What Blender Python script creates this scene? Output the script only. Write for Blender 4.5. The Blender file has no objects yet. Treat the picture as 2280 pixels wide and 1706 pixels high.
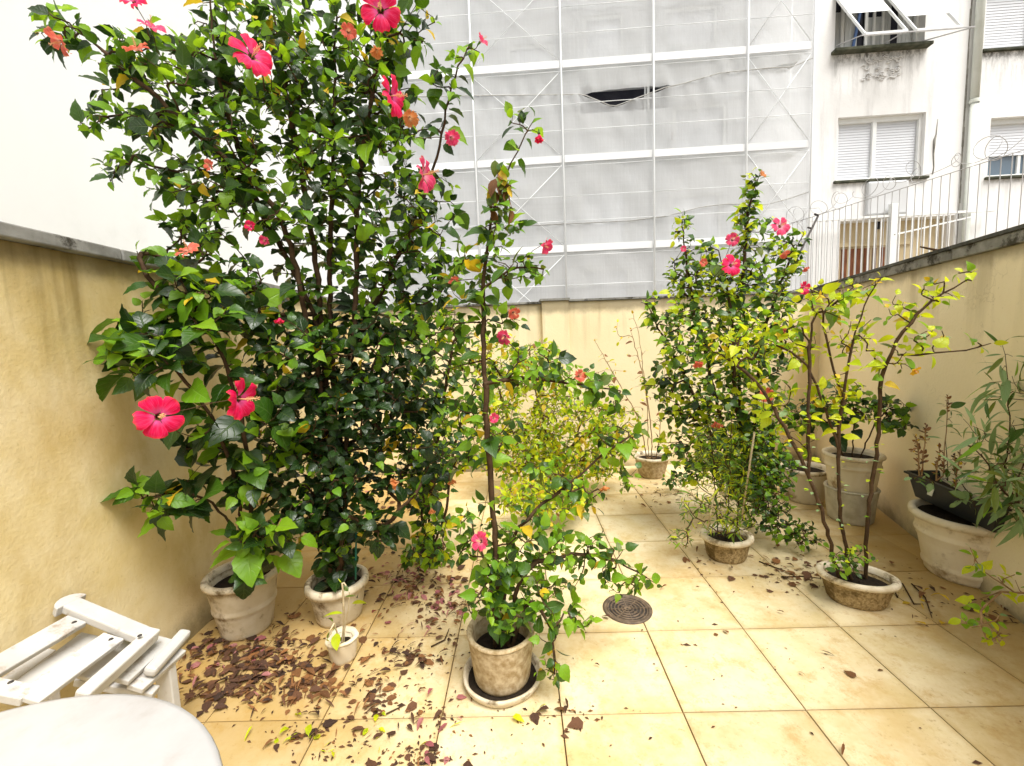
import bpy, bmesh, math, random
import numpy as np
from mathutils import Vector, Matrix

R = math.radians
random.seed(7)
rng = np.random.default_rng(11)
SC = bpy.context.scene
COL = SC.collection

# ------------------------------------------------------------------ camera
F, PITCH, ROLL, EYE = 966.0, .1003, .0379, 1.559      # focal in photo pixels (2280 wide)
CP, SP, CR, SR = math.cos(PITCH), math.sin(PITCH), math.cos(ROLL), math.sin(ROLL)
r0, u0, f0 = Vector((1, 0, 0)), Vector((0, SP, CP)), Vector((0, CP, -SP))
cam_d = bpy.data.cameras.new('camera')
cam_d.sensor_width = 36
cam_d.lens = 36 * F / 2280
cam_d.clip_start, cam_d.clip_end = .05, 600
cam = bpy.data.objects.new('camera', cam_d)
COL.objects.link(cam)
ax_x, ax_y, ax_z = r0 * CR - u0 * SR, r0 * SR + u0 * CR, -f0
cam.matrix_world = Matrix(((ax_x.x, ax_y.x, ax_z.x, 0), (ax_x.y, ax_y.y, ax_z.y, 0),
                           (ax_x.z, ax_y.z, ax_z.z, EYE), (0, 0, 0, 1)))
SC.camera = cam

# ------------------------------------------------------------------ light
SUN_EL, SUN_AZ = R(62), R(144)                          # overcast: one broad soft sun, high, from the right and a little behind
world = bpy.data.worlds.new('World')
SC.world = world
world.use_nodes = True
nt = world.node_tree
nt.nodes.clear()
o_ = nt.nodes.new('ShaderNodeOutputWorld')
bg = nt.nodes.new('ShaderNodeBackground')
sky = nt.nodes.new('ShaderNodeTexSky')
sky.sky_type = 'NISHITA'
sky.sun_disc = False
sky.sun_elevation = SUN_EL
sky.sun_rotation = SUN_AZ
sky.air_density, sky.dust_density, sky.ozone_density = 1.0, 4.0, 1.0
hs = nt.nodes.new('ShaderNodeHueSaturation')
hs.inputs['Saturation'].default_value = .12
nt.links.new(sky.outputs[0], hs.inputs['Color'])
nt.links.new(hs.outputs[0], bg.inputs[0])
bg.inputs[1].default_value = .052
nt.links.new(bg.outputs[0], o_.inputs[0])
sun_d = bpy.data.lights.new('sun', 'SUN')
sun_d.energy, sun_d.angle, sun_d.color = 1.5, R(32), (1, .965, .90)
sun = bpy.data.objects.new('sun', sun_d)
COL.objects.link(sun)
sd = Vector((math.sin(SUN_AZ) * math.cos(SUN_EL), math.cos(SUN_AZ) * math.cos(SUN_EL), math.sin(SUN_EL)))
sun.rotation_euler = sd.to_track_quat('Z', 'Y').to_euler()
SC.view_settings.view_transform = 'Standard'
SC.view_settings.look = 'None'
SC.view_settings.exposure = 1.74
SC.view_settings.gamma = 1
SC.render.engine = 'CYCLES'
SC.cycles.use_denoising = True
SC.cycles.max_bounces = 8
SC.cycles.transparent_max_bounces = 12

# ------------------------------------------------------------------ geometry helpers
EYEV = Vector((0, 0, EYE))


def ray(px, py):
    u, v = (px - 1140) / F, (py - 853) / F
    u, v = u * CR - v * SR, u * SR + v * CR
    return r0 * u - u0 * v + f0


def gz(px, py, z=0.0):                                   # the point at height z seen there
    d = ray(px, py)
    return EYEV + d * ((z - EYE) / d.z)


def ay(px, py, y):                                       # the point at distance y seen there
    d = ray(px, py)
    return EYEV + d * (y / d.y)


def onplane(px, py, p0, n):
    d = ray(px, py)
    return EYEV + d * ((Vector(p0) - EYEV).dot(n) / d.dot(n))


def to_px(P):                                            # n x 3 -> photo pixels and depth
    P = np.asarray(P) - np.array([0, 0, EYE])
    yf = P[:, 1] * CP - P[:, 2] * SP
    zu = P[:, 1] * SP + P[:, 2] * CP
    yf = np.maximum(yf, .05)
    u, v = P[:, 0] / yf, -zu / yf
    u, v = u * CR + v * SR, -u * SR + v * CR
    return 1140 + F * u, 853 + F * v, yf


def link(name, mesh, parent=None, loc=None):
    o = bpy.data.objects.new(name, mesh)
    COL.objects.link(o)
    if parent is not None:
        o.parent = parent
    if loc is not None:
        o.location = loc
    return o


def empty(name, loc=(0, 0, 0), rz=0, parent=None):
    o = link(name, None, parent, loc)
    o.rotation_euler = (0, 0, rz)
    o.empty_display_size = .1
    return o


def tag(o, label=None, cat=None, group=None, kind=None):
    for k, v in (('label', label), ('category', cat), ('group', group), ('kind', kind)):
        if v:
            o[k] = v
    return o


class MB:
    """collects boxes, bars, tubes and lathes; build() links them as one mesh object"""
    def __init__(s):
        s.v, s.f, s.sm = [], [], []

    def add(s, v, f, smooth=False):
        n = len(s.v)
        s.v += [tuple(p) for p in v]
        s.f += [tuple(i + n for i in q) for q in f]
        s.sm += [smooth] * len(f)
        return s

    def box(s, c, size, M=None):
        x, y, z = (q / 2 for q in size)
        v = [Vector((a, b, d)) for a in (-x, x) for b in (-y, y) for d in (-z, z)]
        if M is not None:
            v = [M @ p for p in v]
        v = [p + Vector(c) for p in v]
        return s.add(v, [(0, 1, 3, 2), (4, 6, 7, 5), (0, 4, 5, 1), (2, 3, 7, 6), (0, 2, 6, 4), (1, 5, 7, 3)])

    def bar(s, a, b, w, t, up=(0, 0, 1)):                # box from a to b, w across, t along up
        a, b = Vector(a), Vector(b)
        d = (b - a)
        L = d.length
        d.normalize()
        side = d.cross(Vector(up))
        if side.length < 1e-4:
            side = d.cross(Vector((1, 0, 0)))
        side.normalize()
        upv = side.cross(d)
        M = Matrix((side, d, upv)).transposed()
        return s.box((a + b) / 2, (w, L, t), M)

    def tube(s, pts, rad, n=8, cap=True):
        pts = [Vector(p) for p in pts]
        if not hasattr(rad, '__len__'):
            rad = [rad] * len(pts)
        v = []
        ref = Vector((.31, .17, .93))
        for i, p in enumerate(pts):
            d = (pts[min(i + 1, len(pts) - 1)] - pts[max(i - 1, 0)]).normalized()
            a = d.cross(ref)
            if a.length < .1:
                a = d.cross(Vector((1, 0, 0)))
            a.normalize()
            b = d.cross(a)
            v += [p + (a * math.cos(2 * math.pi * k / n) + b * math.sin(2 * math.pi * k / n)) * rad[i] for k in range(n)]
        f = [(i * n + k, i * n + (k + 1) % n, (i + 1) * n + (k + 1) % n, (i + 1) * n + k)
             for i in range(len(pts) - 1) for k in range(n)]
        if cap:
            f += [tuple(range(n))[::-1], tuple((len(pts) - 1) * n + k for k in range(n))]
        return s.add(v, f, True)

    def lathe(s, prof, n=40, c=(0, 0, 0), sx=1, sy=1, wob=0, closed=False):
        v = []
        for j, (r, z) in enumerate(prof):
            for k in range(n):
                a = 2 * math.pi * k / n
                rr = r * (1 + wob * math.sin(3 * a + 1.3) + wob * .6 * math.sin(7 * a + j * .2))
                v.append((c[0] + rr * sx * math.cos(a), c[1] + rr * sy * math.sin(a), c[2] + z))
        m = len(prof)
        f = [(j * n + k, j * n + (k + 1) % n, ((j + 1) % m) * n + (k + 1) % n, ((j + 1) % m) * n + k)
             for j in range(m if closed else m - 1) for k in range(n)]
        return s.add(v, f, True)

    def mesh(s, name, m):
        me = bpy.data.meshes.new(name)
        me.from_pydata(s.v, [], s.f)
        me.polygons.foreach_set('use_smooth', s.sm)
        if m is not None:
            me.materials.append(m)
        me.update()
        return me

    def build(s, name, m, parent=None, loc=None, bevel=0):
        o = link(name, s.mesh(name, m), parent, loc)
        if bevel:
            b = o.modifiers.new('bevel', 'BEVEL')
            b.width, b.segments, b.limit_method = bevel, 2, 'ANGLE'
        return o


# ------------------------------------------------------------------ materials
def nodes(name):
    m = bpy.data.materials.new(name)
    m.use_nodes = True
    t = m.node_tree
    t.nodes.clear()
    out = t.nodes.new('ShaderNodeOutputMaterial')
    p = t.nodes.new('ShaderNodeBsdfPrincipled')
    t.links.new(p.outputs[0], out.inputs[0])
    return m, t, p, out


def N(t, kind, **kw):
    n = t.nodes.new(kind)
    for k, v in kw.items():
        if k in n.inputs:
            n.inputs[k].default_value = v
        else:
            setattr(n, k, v)
    return n


def mixc(t, fac, a, b, mode='MIX'):
    n = t.nodes.new('ShaderNodeMix')
    n.data_type, n.blend_type = 'RGBA', mode
    for sock, val in ((n.inputs[0], fac), (n.inputs[6], a), (n.inputs[7], b)):
        if isinstance(val, bpy.types.NodeSocket):
            t.links.new(val, sock)
        elif sock == n.inputs[0]:
            sock.default_value = val
        else:
            sock.default_value = (*val[:3], 1)
    return n.outputs[2]


def math_(t, op, a, b=0.0, clamp=False):
    n = t.nodes.new('ShaderNodeMath')
    n.operation, n.use_clamp = op, clamp
    for s, v in zip(n.inputs, (a, b)):
        if isinstance(v, bpy.types.NodeSocket):
            t.links.new(v, s)
        else:
            s.default_value = v
    return n.outputs[0]


def ramp(t, fac, lo, hi):                                # smooth 0..1 between lo and hi
    n = t.nodes.new('ShaderNodeMapRange')
    n.interpolation_type = 'SMOOTHSTEP'
    n.inputs[1].default_value, n.inputs[2].default_value = lo, hi
    t.links.new(fac, n.inputs[0])
    return n.outputs[0]


def noise(t, scale, detail=5, rough=.6, vec=None, stretch=None, seed=0.0):
    n = N(t, 'ShaderNodeTexNoise', Scale=scale, Detail=detail, Roughness=rough)
    src = vec
    if src is None:
        src = t.nodes.new('ShaderNodeNewGeometry').outputs['Position']
    mp = t.nodes.new('ShaderNodeMapping')
    mp.inputs['Location'].default_value = (seed, seed * 1.7, seed * .6)
    if stretch:
        mp.inputs['Scale'].default_value = stretch
    t.links.new(src, mp.inputs[0])
    t.links.new(mp.outputs[0], n.inputs['Vector'])
    return n.outputs['Fac']


def bump(t, p, h, strength=.3, dist=.01):
    b = N(t, 'ShaderNodeBump', Strength=strength, Distance=dist)
    t.links.new(h, b.inputs['Height'])
    t.links.new(b.outputs[0], p.inputs['Normal'])


def simple(name, c1, c2=None, rough=.6, scale=8, spec=.4, bmp=.15, stretch=None, metal=0, dirt=None, dscale=3, dlo=.52, dhi=.72):
    m, t, p, out = nodes(name)
    p.inputs['Roughness'].default_value = rough
    p.inputs['Specular IOR Level'].default_value = spec
    p.inputs['Metallic'].default_value = metal
    tc = t.nodes.new('ShaderNodeTexCoord').outputs['Object']
    oi = t.nodes.new('ShaderNodeObjectInfo')
    nz = noise(t, scale, vec=tc, stretch=stretch)
    c = mixc(t, ramp(t, nz, .3, .7), c1, c2 or [q * .8 for q in c1])
    if dirt:
        c = mixc(t, ramp(t, noise(t, dscale, 8, .7, vec=tc, seed=4), dlo, dhi), c, dirt)
    v = math_(t, 'MULTIPLY_ADD', oi.outputs['Random'], .16)
    v.node.inputs[2].default_value = .92
    hsv = N(t, 'ShaderNodeHueSaturation')
    t.links.new(v, hsv.inputs['Value'])
    t.links.new(c, hsv.inputs['Color'])
    t.links.new(hsv.outputs[0], p.inputs['Base Color'])
    if bmp:
        bump(t, p, nz, bmp, .006)
    return m


def wall_mat(name, base, alt, stain, top, amount):
    m, t, p, out = nodes(name)
    p.inputs['Roughness'].default_value = .85
    p.inputs['Specular IOR Level'].default_value = .2
    pos = t.nodes.new('ShaderNodeNewGeometry').outputs['Position']
    sep = t.nodes.new('ShaderNodeSeparateXYZ')
    t.links.new(pos, sep.inputs[0])
    z = sep.outputs[2]
    c = mixc(t, ramp(t, noise(t, 1.3, 6, .62), .36, .66), base, alt)
    c = mixc(t, math_(t, 'MULTIPLY', ramp(t, noise(t, 9, 8, .7, seed=3), .5, .75), .35), c, alt)
    big = ramp(t, noise(t, .9, 7, .65, stretch=(1, 1, .55), seed=8), .46, .70)
    c = mixc(t, math_(t, 'MULTIPLY', big, amount), c, stain)
    drip = ramp(t, noise(t, 5, 4, .6, stretch=(1, 1, .07), seed=2), .50, .72)
    near = ramp(t, z, top - .75, top - .02)
    c = mixc(t, math_(t, 'MULTIPLY', math_(t, 'MULTIPLY', drip, near), min(1, .85 * amount + .25)), c, [q * .42 for q in stain])
    edge = math_(t, 'MULTIPLY', ramp(t, math_(t, 'ADD', z, math_(t, 'MULTIPLY', noise(t, 6, 5), .12)), top - .04, top + .05), .6)
    c = mixc(t, edge, c, (.07, .05, .025))
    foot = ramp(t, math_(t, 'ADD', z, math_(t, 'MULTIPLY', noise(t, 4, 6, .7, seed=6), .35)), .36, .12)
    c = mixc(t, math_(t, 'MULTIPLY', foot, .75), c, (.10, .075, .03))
    c = mixc(t, math_(t, 'MULTIPLY', ramp(t, noise(t, 55, 4, .7, seed=9), .60, .74), .30), c, [q * .55 for q in stain])
    vo = N(t, 'ShaderNodeTexVoronoi', feature='DISTANCE_TO_EDGE', Scale=1.1)
    wv = t.nodes.new('ShaderNodeVectorMath')
    wn = N(t, 'ShaderNodeTexNoise', Scale=3.0, Detail=6.0)
    t.links.new(pos, wn.inputs['Vector'])
    t.links.new(pos, wv.inputs[0])
    t.links.new(wn.outputs['Color'], wv.inputs[1])
    t.links.new(wv.outputs[0], vo.inputs['Vector'])
    crack = math_(t, 'MULTIPLY', ramp(t, vo.outputs['Distance'], .008, .0), ramp(t, noise(t, .8, 3, .5, seed=12), .52, .62))
    c = mixc(t, math_(t, 'MULTIPLY', crack, .22), c, [q * .5 for q in stain])
    t.links.new(c, p.inputs['Base Color'])
    hgt = math_(t, 'ADD', noise(t, 60, 6, .65), math_(t, 'MULTIPLY', noise(t, 5, 4, .6, seed=3), 1.6))
    bump(t, p, hgt, .35, .006)
    return m


M = {}
CREAM = (.66, .50, .27)
M['wall_left'] = wall_mat('stained_cream_render', (.83, .72, .47), (.70, .555, .26), (.46, .31, .075), 1.97, .74)
M['wall_back'] = wall_mat('cream_render', (.84, .72, .485), (.80, .675, .43), (.66, .50, .25), 1.9, .22)
M['wall_right'] = wall_mat('cream_render_right', (.84, .74, .54), (.81, .70, .49), (.60, .45, .20), 1.95, .16)
M['coping'] = simple('grey_coping', (.30, .295, .275), (.18, .175, .16), .9, 9, .2, .5, dirt=(.05, .045, .035), dscale=7, dlo=.5, dhi=.62)
M['coping_dark'] = simple('blackened_coping_top', (.12, .12, .11), (.05, .05, .045), .95, 9, .2, .5)
M['white_wall'] = simple('white_neighbour_wall', (.86, .87, .87), (.82, .835, .835), .9, 1.1, .15, .25, stretch=(1, 1, .3), dirt=(.74, .75, .74), dscale=1.4, dlo=.50, dhi=.8)


def tile_mat():
    m, t, p, out = nodes('sandy_floor_tile')
    p.inputs['Roughness'].default_value = .55
    p.inputs['Specular IOR Level'].default_value = .35
    oi = t.nodes.new('ShaderNodeObjectInfo')
    off = math_(t, 'MULTIPLY', oi.outputs['Random'], 30.0)
    pos = t.nodes.new('ShaderNodeNewGeometry').outputs['Position']
    cmb = t.nodes.new('ShaderNodeCombineXYZ')
    t.links.new(off, cmb.inputs[0])
    t.links.new(off, cmb.inputs[2])
    add = t.nodes.new('ShaderNodeVectorMath')
    t.links.new(pos, add.inputs[0])
    t.links.new(cmb.outputs[0], add.inputs[1])
    v = add.outputs[0]
    c = mixc(t, ramp(t, noise(t, 3.2, 8, .68, vec=v), .35, .68), (.72, .62, .41), (.61, .485, .25))
    c = mixc(t, math_(t, 'MULTIPLY', ramp(t, noise(t, 9, 9, .80, vec=v, seed=5), .49, .68), .62), c, (.47, .29, .09))
    c = mixc(t, math_(t, 'MULTIPLY', ramp(t, noise(t, 34, 7, .78, vec=v, seed=7), .56, .70), .60), c, (.30, .18, .06))
    c = mixc(t, math_(t, 'MULTIPLY', ramp(t, noise(t, 1.1, 6, .7, seed=1), .47, .70), .6), c, (.50, .31, .10))
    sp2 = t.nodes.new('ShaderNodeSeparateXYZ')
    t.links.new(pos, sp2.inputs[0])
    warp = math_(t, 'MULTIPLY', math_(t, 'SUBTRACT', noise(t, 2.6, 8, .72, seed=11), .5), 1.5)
    lz = ramp(t, math_(t, 'ADD', sp2.outputs[0], warp), -.15, -1.05)          # soil stains along the left wall, plus plant shade put into the colour
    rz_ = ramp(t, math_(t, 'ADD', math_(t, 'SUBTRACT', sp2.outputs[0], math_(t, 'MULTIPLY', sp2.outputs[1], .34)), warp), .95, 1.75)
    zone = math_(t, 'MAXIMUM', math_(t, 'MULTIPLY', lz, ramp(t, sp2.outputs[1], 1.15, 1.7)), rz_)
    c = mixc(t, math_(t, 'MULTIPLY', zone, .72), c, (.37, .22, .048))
    # worn dirt gathered along each tile's edges
    tc = t.nodes.new('ShaderNodeTexCoord')
    sep = t.nodes.new('ShaderNodeSeparateXYZ')
    t.links.new(tc.outputs['Object'], sep.inputs[0])
    ex = math_(t, 'MAXIMUM', math_(t, 'ABSOLUTE', sep.outputs[0]), math_(t, 'ABSOLUTE', sep.outputs[1]))
    e = ramp(t, math_(t, 'ADD', ex, math_(t, 'MULTIPLY', noise(t, 11, 5, .7, seed=2), .06)), .245, .285)
    c = mixc(t, math_(t, 'MULTIPLY', e, .38), c, (.42, .27, .09))
    hsv = N(t, 'ShaderNodeHueSaturation')
    t.links.new(math_(t, 'ADD', math_(t, 'MULTIPLY', oi.outputs['Random'], .19), .88), hsv.inputs['Value'])
    t.links.new(c, hsv.inputs['Color'])
    t.links.new(hsv.outputs[0], p.inputs['Base Color'])
    bump(t, p, noise(t, 60, 6, .6), .12, .003)
    return m


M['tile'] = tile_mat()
M['grout'] = simple('dark_grout', (.17, .10, .035), (.09, .05, .02), .95, 20, .1, .4)
M['soil'] = simple('dark_soil', (.028, .019, .012), (.012, .008, .005), .95, 40, .2, 1.0)
M['pot_white'] = simple('weathered_white_pot', (.66, .58, .44), (.52, .43, .28), .75, 7, .3, .4, dirt=(.16, .10, .04), dscale=6, dlo=.47, dhi=.66)
M['pot_rim'] = simple('pale_pot_rim', (.74, .66, .52), (.58, .49, .34), .7, 14, .3, .4, dirt=(.17, .12, .06), dscale=11, dlo=.49, dhi=.66)
M['pot_stone'] = simple('gritty_stone_pot', (.50, .38, .20), (.20, .135, .06), .9, 70, .2, .6, dirt=(.12, .08, .03), dscale=6, dlo=.5, dhi=.66)
M['pot_clay'] = simple('clay_pot_with_old_paint', (.55, .45, .30), (.30, .21, .10), .85, 34, .25, .5, dirt=(.30, .09, .03), dscale=4, dlo=.58, dhi=.66)
M['pot_plastic'] = simple('cream_plastic_pot', (.74, .66, .51), (.62, .52, .36), .55, 5, .35, .1, stretch=(1, 1, .35), dirt=(.27, .18, .08), dscale=6, dlo=.52, dhi=.72)
M['pot_grey'] = simple('grey_sack_pot', (.58, .54, .44), (.38, .34, .25), .9, 9, .2, .8)
M['pot_brown'] = simple('brown_pot', (.20, .11, .045), (.11, .06, .025), .7, 6, .3, .2)
M['black_plastic'] = simple('black_plastic', (.012, .016, .022), (.007, .009, .012), .45, 5, .4, .05)
M['white_paint'] = simple('weathered_white_paint', (.56, .545, .52), (.47, .45, .42), .6, 5, .35, .25, stretch=(1, 1, 1), dirt=(.36, .30, .24), dscale=13, dlo=.55, dhi=.70)
M['white_top'] = simple('white_table_paint', (.47, .46, .455), (.42, .41, .405), .5, 6, .3, .12, dirt=(.36, .33, .31), dscale=5, dlo=.5, dhi=.80)
M['scaffold'] = simple('white_scaffold_paint', (.76, .78, .79), (.73, .75, .76), .5, 4, .4, 0)
M['toe_board'] = simple('pale_toe_board', (.78, .79, .80), (.74, .75, .76), .8, 3, .2, .1, stretch=(.3, 1, 4))
M['facade'] = simple('pale_facade_plaster', (.74, .735, .72), (.69, .68, .665), .9, .8, .15, .1)
M['facade_behind'] = simple('grey_facade_plaster', (.60, .61, .62), (.55, .56, .57), .9, .8, .15, .1)
M['shutter'] = simple('white_shutter', (.72, .74, .78), (.70, .72, .76), .45, 3, .35, 0)
M['frame_white'] = simple('white_frame_paint', (.80, .81, .80), (.75, .76, .74), .5, 6, .35, 0)
M['sill'] = simple('mouldy_sill', (.10, .10, .07), (.04, .045, .03), .9, 6, .2, .4)
M['dark_room'] = simple('dark_interior', (.035, .035, .045), (.02, .02, .03), .8, 3, .2, 0)
M['curtain'] = simple('grey_curtain', (.60, .62, .62), (.48, .50, .50), .9, 6, .1, .2, stretch=(6, 1, .4))
M['blue_frame'] = simple('blue_frame', (.10, .19, .42), (.08, .15, .35), .5, 4, .3, 0)
M['pipe'] = simple('pale_downpipe', (.74, .77, .72), (.66, .69, .63), .5, 3, .3, .05)
M['beige'] = simple('beige_plaster', (.66, .55, .36), (.58, .47, .29), .9, 2, .2, .1)
M['brick_red'] = simple('red_brown_wood', (.24, .085, .035), (.13, .045, .02), .7, 5, .3, .2, stretch=(8, 8, 1))
M['wire'] = simple('grey_wire', (.50, .50, .51), (.40, .39, .39), .5, 5, .5, 0)
M['iron'] = simple('dark_iron', (.045, .036, .03), (.02, .016, .014), .6, 30, .4, .3)
M['grate'] = simple('dirty_drain_metal', (.16, .11, .07), (.07, .05, .035), .6, 25, .4, .4)
M['rope'] = simple('net_rope', (.50, .50, .48), (.42, .41, .39), .9, 20, .1, .2)
M['bark'] = simple('brown_bark', (.085, .050, .026), (.045, .027, .015), .9, 30, .15, .6)
M['bark_grey'] = simple('grey_brown_bark', (.17, .115, .065), (.09, .055, .03), .9, 30, .15, .6)
M['twig_pale'] = simple('pale_dry_twig', (.36, .24, .12), (.24, .14, .07), .9, 30, .15, .3)
M['cane'] = simple('pale_cane', (.55, .46, .30), (.40, .31, .18), .7, 20, .3, .2)
M['ground'] = simple('bare_ground', (.26, .22, .16), (.18, .15, .11), .95, 1.5, .1, .5)
M['stone'] = simple('grey_stone', (.42, .37, .27), (.25, .21, .14), .9, 18, .2, .6)
M['tag'] = simple('paper_tag', (.60, .60, .54), (.52, .52, .46), .8, 20, .2, 0)


def net_mat():
    m, t, p, out = nodes('white_scaffold_net')
    t.nodes.remove(p)
    pos = t.nodes.new('ShaderNodeNewGeometry').outputs['Position']
    threads = noise(t, 42, 4, .7, stretch=(1, 1, .014))
    wrk = noise(t, 2.4, 6, .6, stretch=(1, 1, .45), seed=7)
    weave = noise(t, 30, 3, .6, stretch=(.03, .03, 1), seed=5)
    threads = math_(t, 'ADD', math_(t, 'MULTIPLY', threads, .7), math_(t, 'MULTIPLY', weave, .3))
    c = mixc(t, ramp(t, threads, .35, .68), (.80, .81, .82), (.90, .905, .91))
    c = mixc(t, math_(t, 'MULTIPLY', ramp(t, noise(t, .55, 5, .6, seed=3), .40, .65), .22), c, (.62, .64, .66))
    d = N(t, 'ShaderNodeBsdfDiffuse')
    tr = N(t, 'ShaderNodeBsdfTranslucent')
    tp = N(t, 'ShaderNodeBsdfTransparent')
    t.links.new(c, d.inputs[0])
    t.links.new(c, tr.inputs[0])
    bp = N(t, 'ShaderNodeBump', Strength=.7, Distance=.06)
    t.links.new(wrk, bp.inputs['Height'])
    t.links.new(bp.outputs[0], d.inputs['Normal'])
    m1 = N(t, 'ShaderNodeMixShader', Fac=.38)
    t.links.new(d.outputs[0], m1.inputs[1])
    t.links.new(tr.outputs[0], m1.inputs[2])
    m2 = N(t, 'ShaderNodeMixShader')
    t.links.new(math_(t, 'ADD', math_(t, 'MULTIPLY', threads, .44), .20), m2.inputs[0])
    t.links.new(m1.outputs[0], m2.inputs[1])
    t.links.new(tp.outputs[0], m2.inputs[2])
    t.links.new(m2.outputs[0], out.inputs[0])
    return m


M['net'] = net_mat()
m, t, p, out = nodes('window_glass')
p.inputs['Base Color'].default_value = (.10, .14, .18, 1)
p.inputs['Roughness'].default_value = .05
p.inputs['Specular IOR Level'].default_value = .8
M['glass'] = m


def stained_facade(sills=()):
    """old plaster with grey runs below the window sills, cracks and patches"""
    m, t, p, out = nodes('old_stained_plaster')
    p.inputs['Roughness'].default_value = .9
    p.inputs['Specular IOR Level'].default_value = .15
    c = mixc(t, ramp(t, noise(t, .7, 6, .6), .35, .68), (.84, .835, .825), (.79, .78, .765))
    runs = ramp(t, noise(t, 2.6, 6, .68, stretch=(1, 1, .10), seed=4), .52, .74)
    c = mixc(t, math_(t, 'MULTIPLY', runs, .5), c, (.46, .45, .44))
    if sills:
        tc = t.nodes.new('ShaderNodeTexCoord').outputs['Object']
        sx = t.nodes.new('ShaderNodeSeparateXYZ')
        t.links.new(tc, sx.inputs[0])
        fine = noise(t, 7, 7, .72, vec=tc, stretch=(1, 1, .12), seed=6)
        fine2 = noise(t, 9, 8, .75, vec=tc, stretch=(1, 1, .6), seed=2)
        for (a, b, z, L, k) in sills:
            mx_ = math_(t, 'MULTIPLY', ramp(t, sx.outputs[0], a - .1, a + .06), ramp(t, sx.outputs[0], b + .1, b - .06))
            under = ramp(t, sx.outputs[2], z + .02, z - .01)
            long_ = math_(t, 'MULTIPLY', ramp(t, sx.outputs[2], z - L, z), ramp(t, fine, .42, .66))
            short = math_(t, 'MULTIPLY', ramp(t, sx.outputs[2], z - L * .28, z - .02), ramp(t, fine2, .36, .62))
            msk = math_(t, 'MULTIPLY', math_(t, 'MULTIPLY', math_(t, 'MAXIMUM', math_(t, 'MULTIPLY', long_, .62), short), math_(t, 'MULTIPLY', mx_, under)), k)
            c = mixc(t, msk, c, (.085, .08, .065))
    sp = ramp(t, noise(t, 3.2, 9, .75, seed=9), .60, .74)
    c = mixc(t, math_(t, 'MULTIPLY', sp, .45), c, (.50, .49, .45))
    t.links.new(c, p.inputs['Base Color'])
    bump(t, p, noise(t, 7, 8, .7), .3, .02)
    return m


M['relief'] = stained_facade()
m, t, p, out = nodes('mould_run')
p.inputs['Roughness'].default_value = .95
tc = t.nodes.new('ShaderNodeTexCoord').outputs['Object']
M['mould'] = simple('black_mould', (.16, .15, .13), (.32, .31, .28), .95, 6, .1, .3)


# ---- leaves and petals
def leaf_mat(name, c1, c2, back, trans=.30, rough=.38, vein=(.3, .42, .12), vs=.30):
    m, t, p, out = nodes(name)
    p.inputs['Roughness'].default_value = rough
    p.inputs['Specular IOR Level'].default_value = .45
    at = N(t, 'ShaderNodeAttribute', attribute_name='tint')
    oi = t.nodes.new('ShaderNodeObjectInfo')
    rnd = math_(t, 'FRACT', math_(t, 'ADD', at.outputs['Fac'], oi.outputs['Random']))
    c = mixc(t, rnd, c1, c2)
    uv = N(t, 'ShaderNodeUVMap').outputs[0]
    sep = t.nodes.new('ShaderNodeSeparateXYZ')
    t.links.new(uv, sep.inputs[0])
    across = math_(t, 'ABSOLUTE', math_(t, 'SUBTRACT', sep.outputs[1], .5))
    mid = ramp(t, across, .045, .0)
    side = math_(t, 'FRACT', math_(t, 'MULTIPLY', math_(t, 'SUBTRACT', sep.outputs[0], math_(t, 'MULTIPLY', across, .55)), 6.0))
    sidev = math_(t, 'MULTIPLY', ramp(t, math_(t, 'ABSOLUTE', math_(t, 'SUBTRACT', side, .5)), .10, .0), .55)
    vn = math_(t, 'MAXIMUM', mid, sidev)
    c = mixc(t, math_(t, 'MULTIPLY', vn, vs), c, [.45 * a_ + .55 * b_ for a_, b_ in zip(vein, c2)])
    c = mixc(t, math_(t, 'MULTIPLY', ramp(t, noise(t, 24, 4, .6), .5, .75), .35), c, [q * .6 for q in c1])
    t.links.new(c, p.inputs['Base Color'])
    b = N(t, 'ShaderNodeBump', Strength=.5, Distance=.004)
    t.links.new(math_(t, 'SUBTRACT', 1.0, vn), b.inputs['Height'])
    t.links.new(b.outputs[0], p.inputs['Normal'])
    tr = N(t, 'ShaderNodeBsdfTranslucent')
    tr.inputs[0].default_value = (*back, 1)
    mx = N(t, 'ShaderNodeMixShader', Fac=trans)
    t.links.new(p.outputs[0], mx.inputs[1])
    t.links.new(tr.outputs[0], mx.inputs[2])
    t.links.new(mx.outputs[0], out.inputs[0])
    return m


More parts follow.
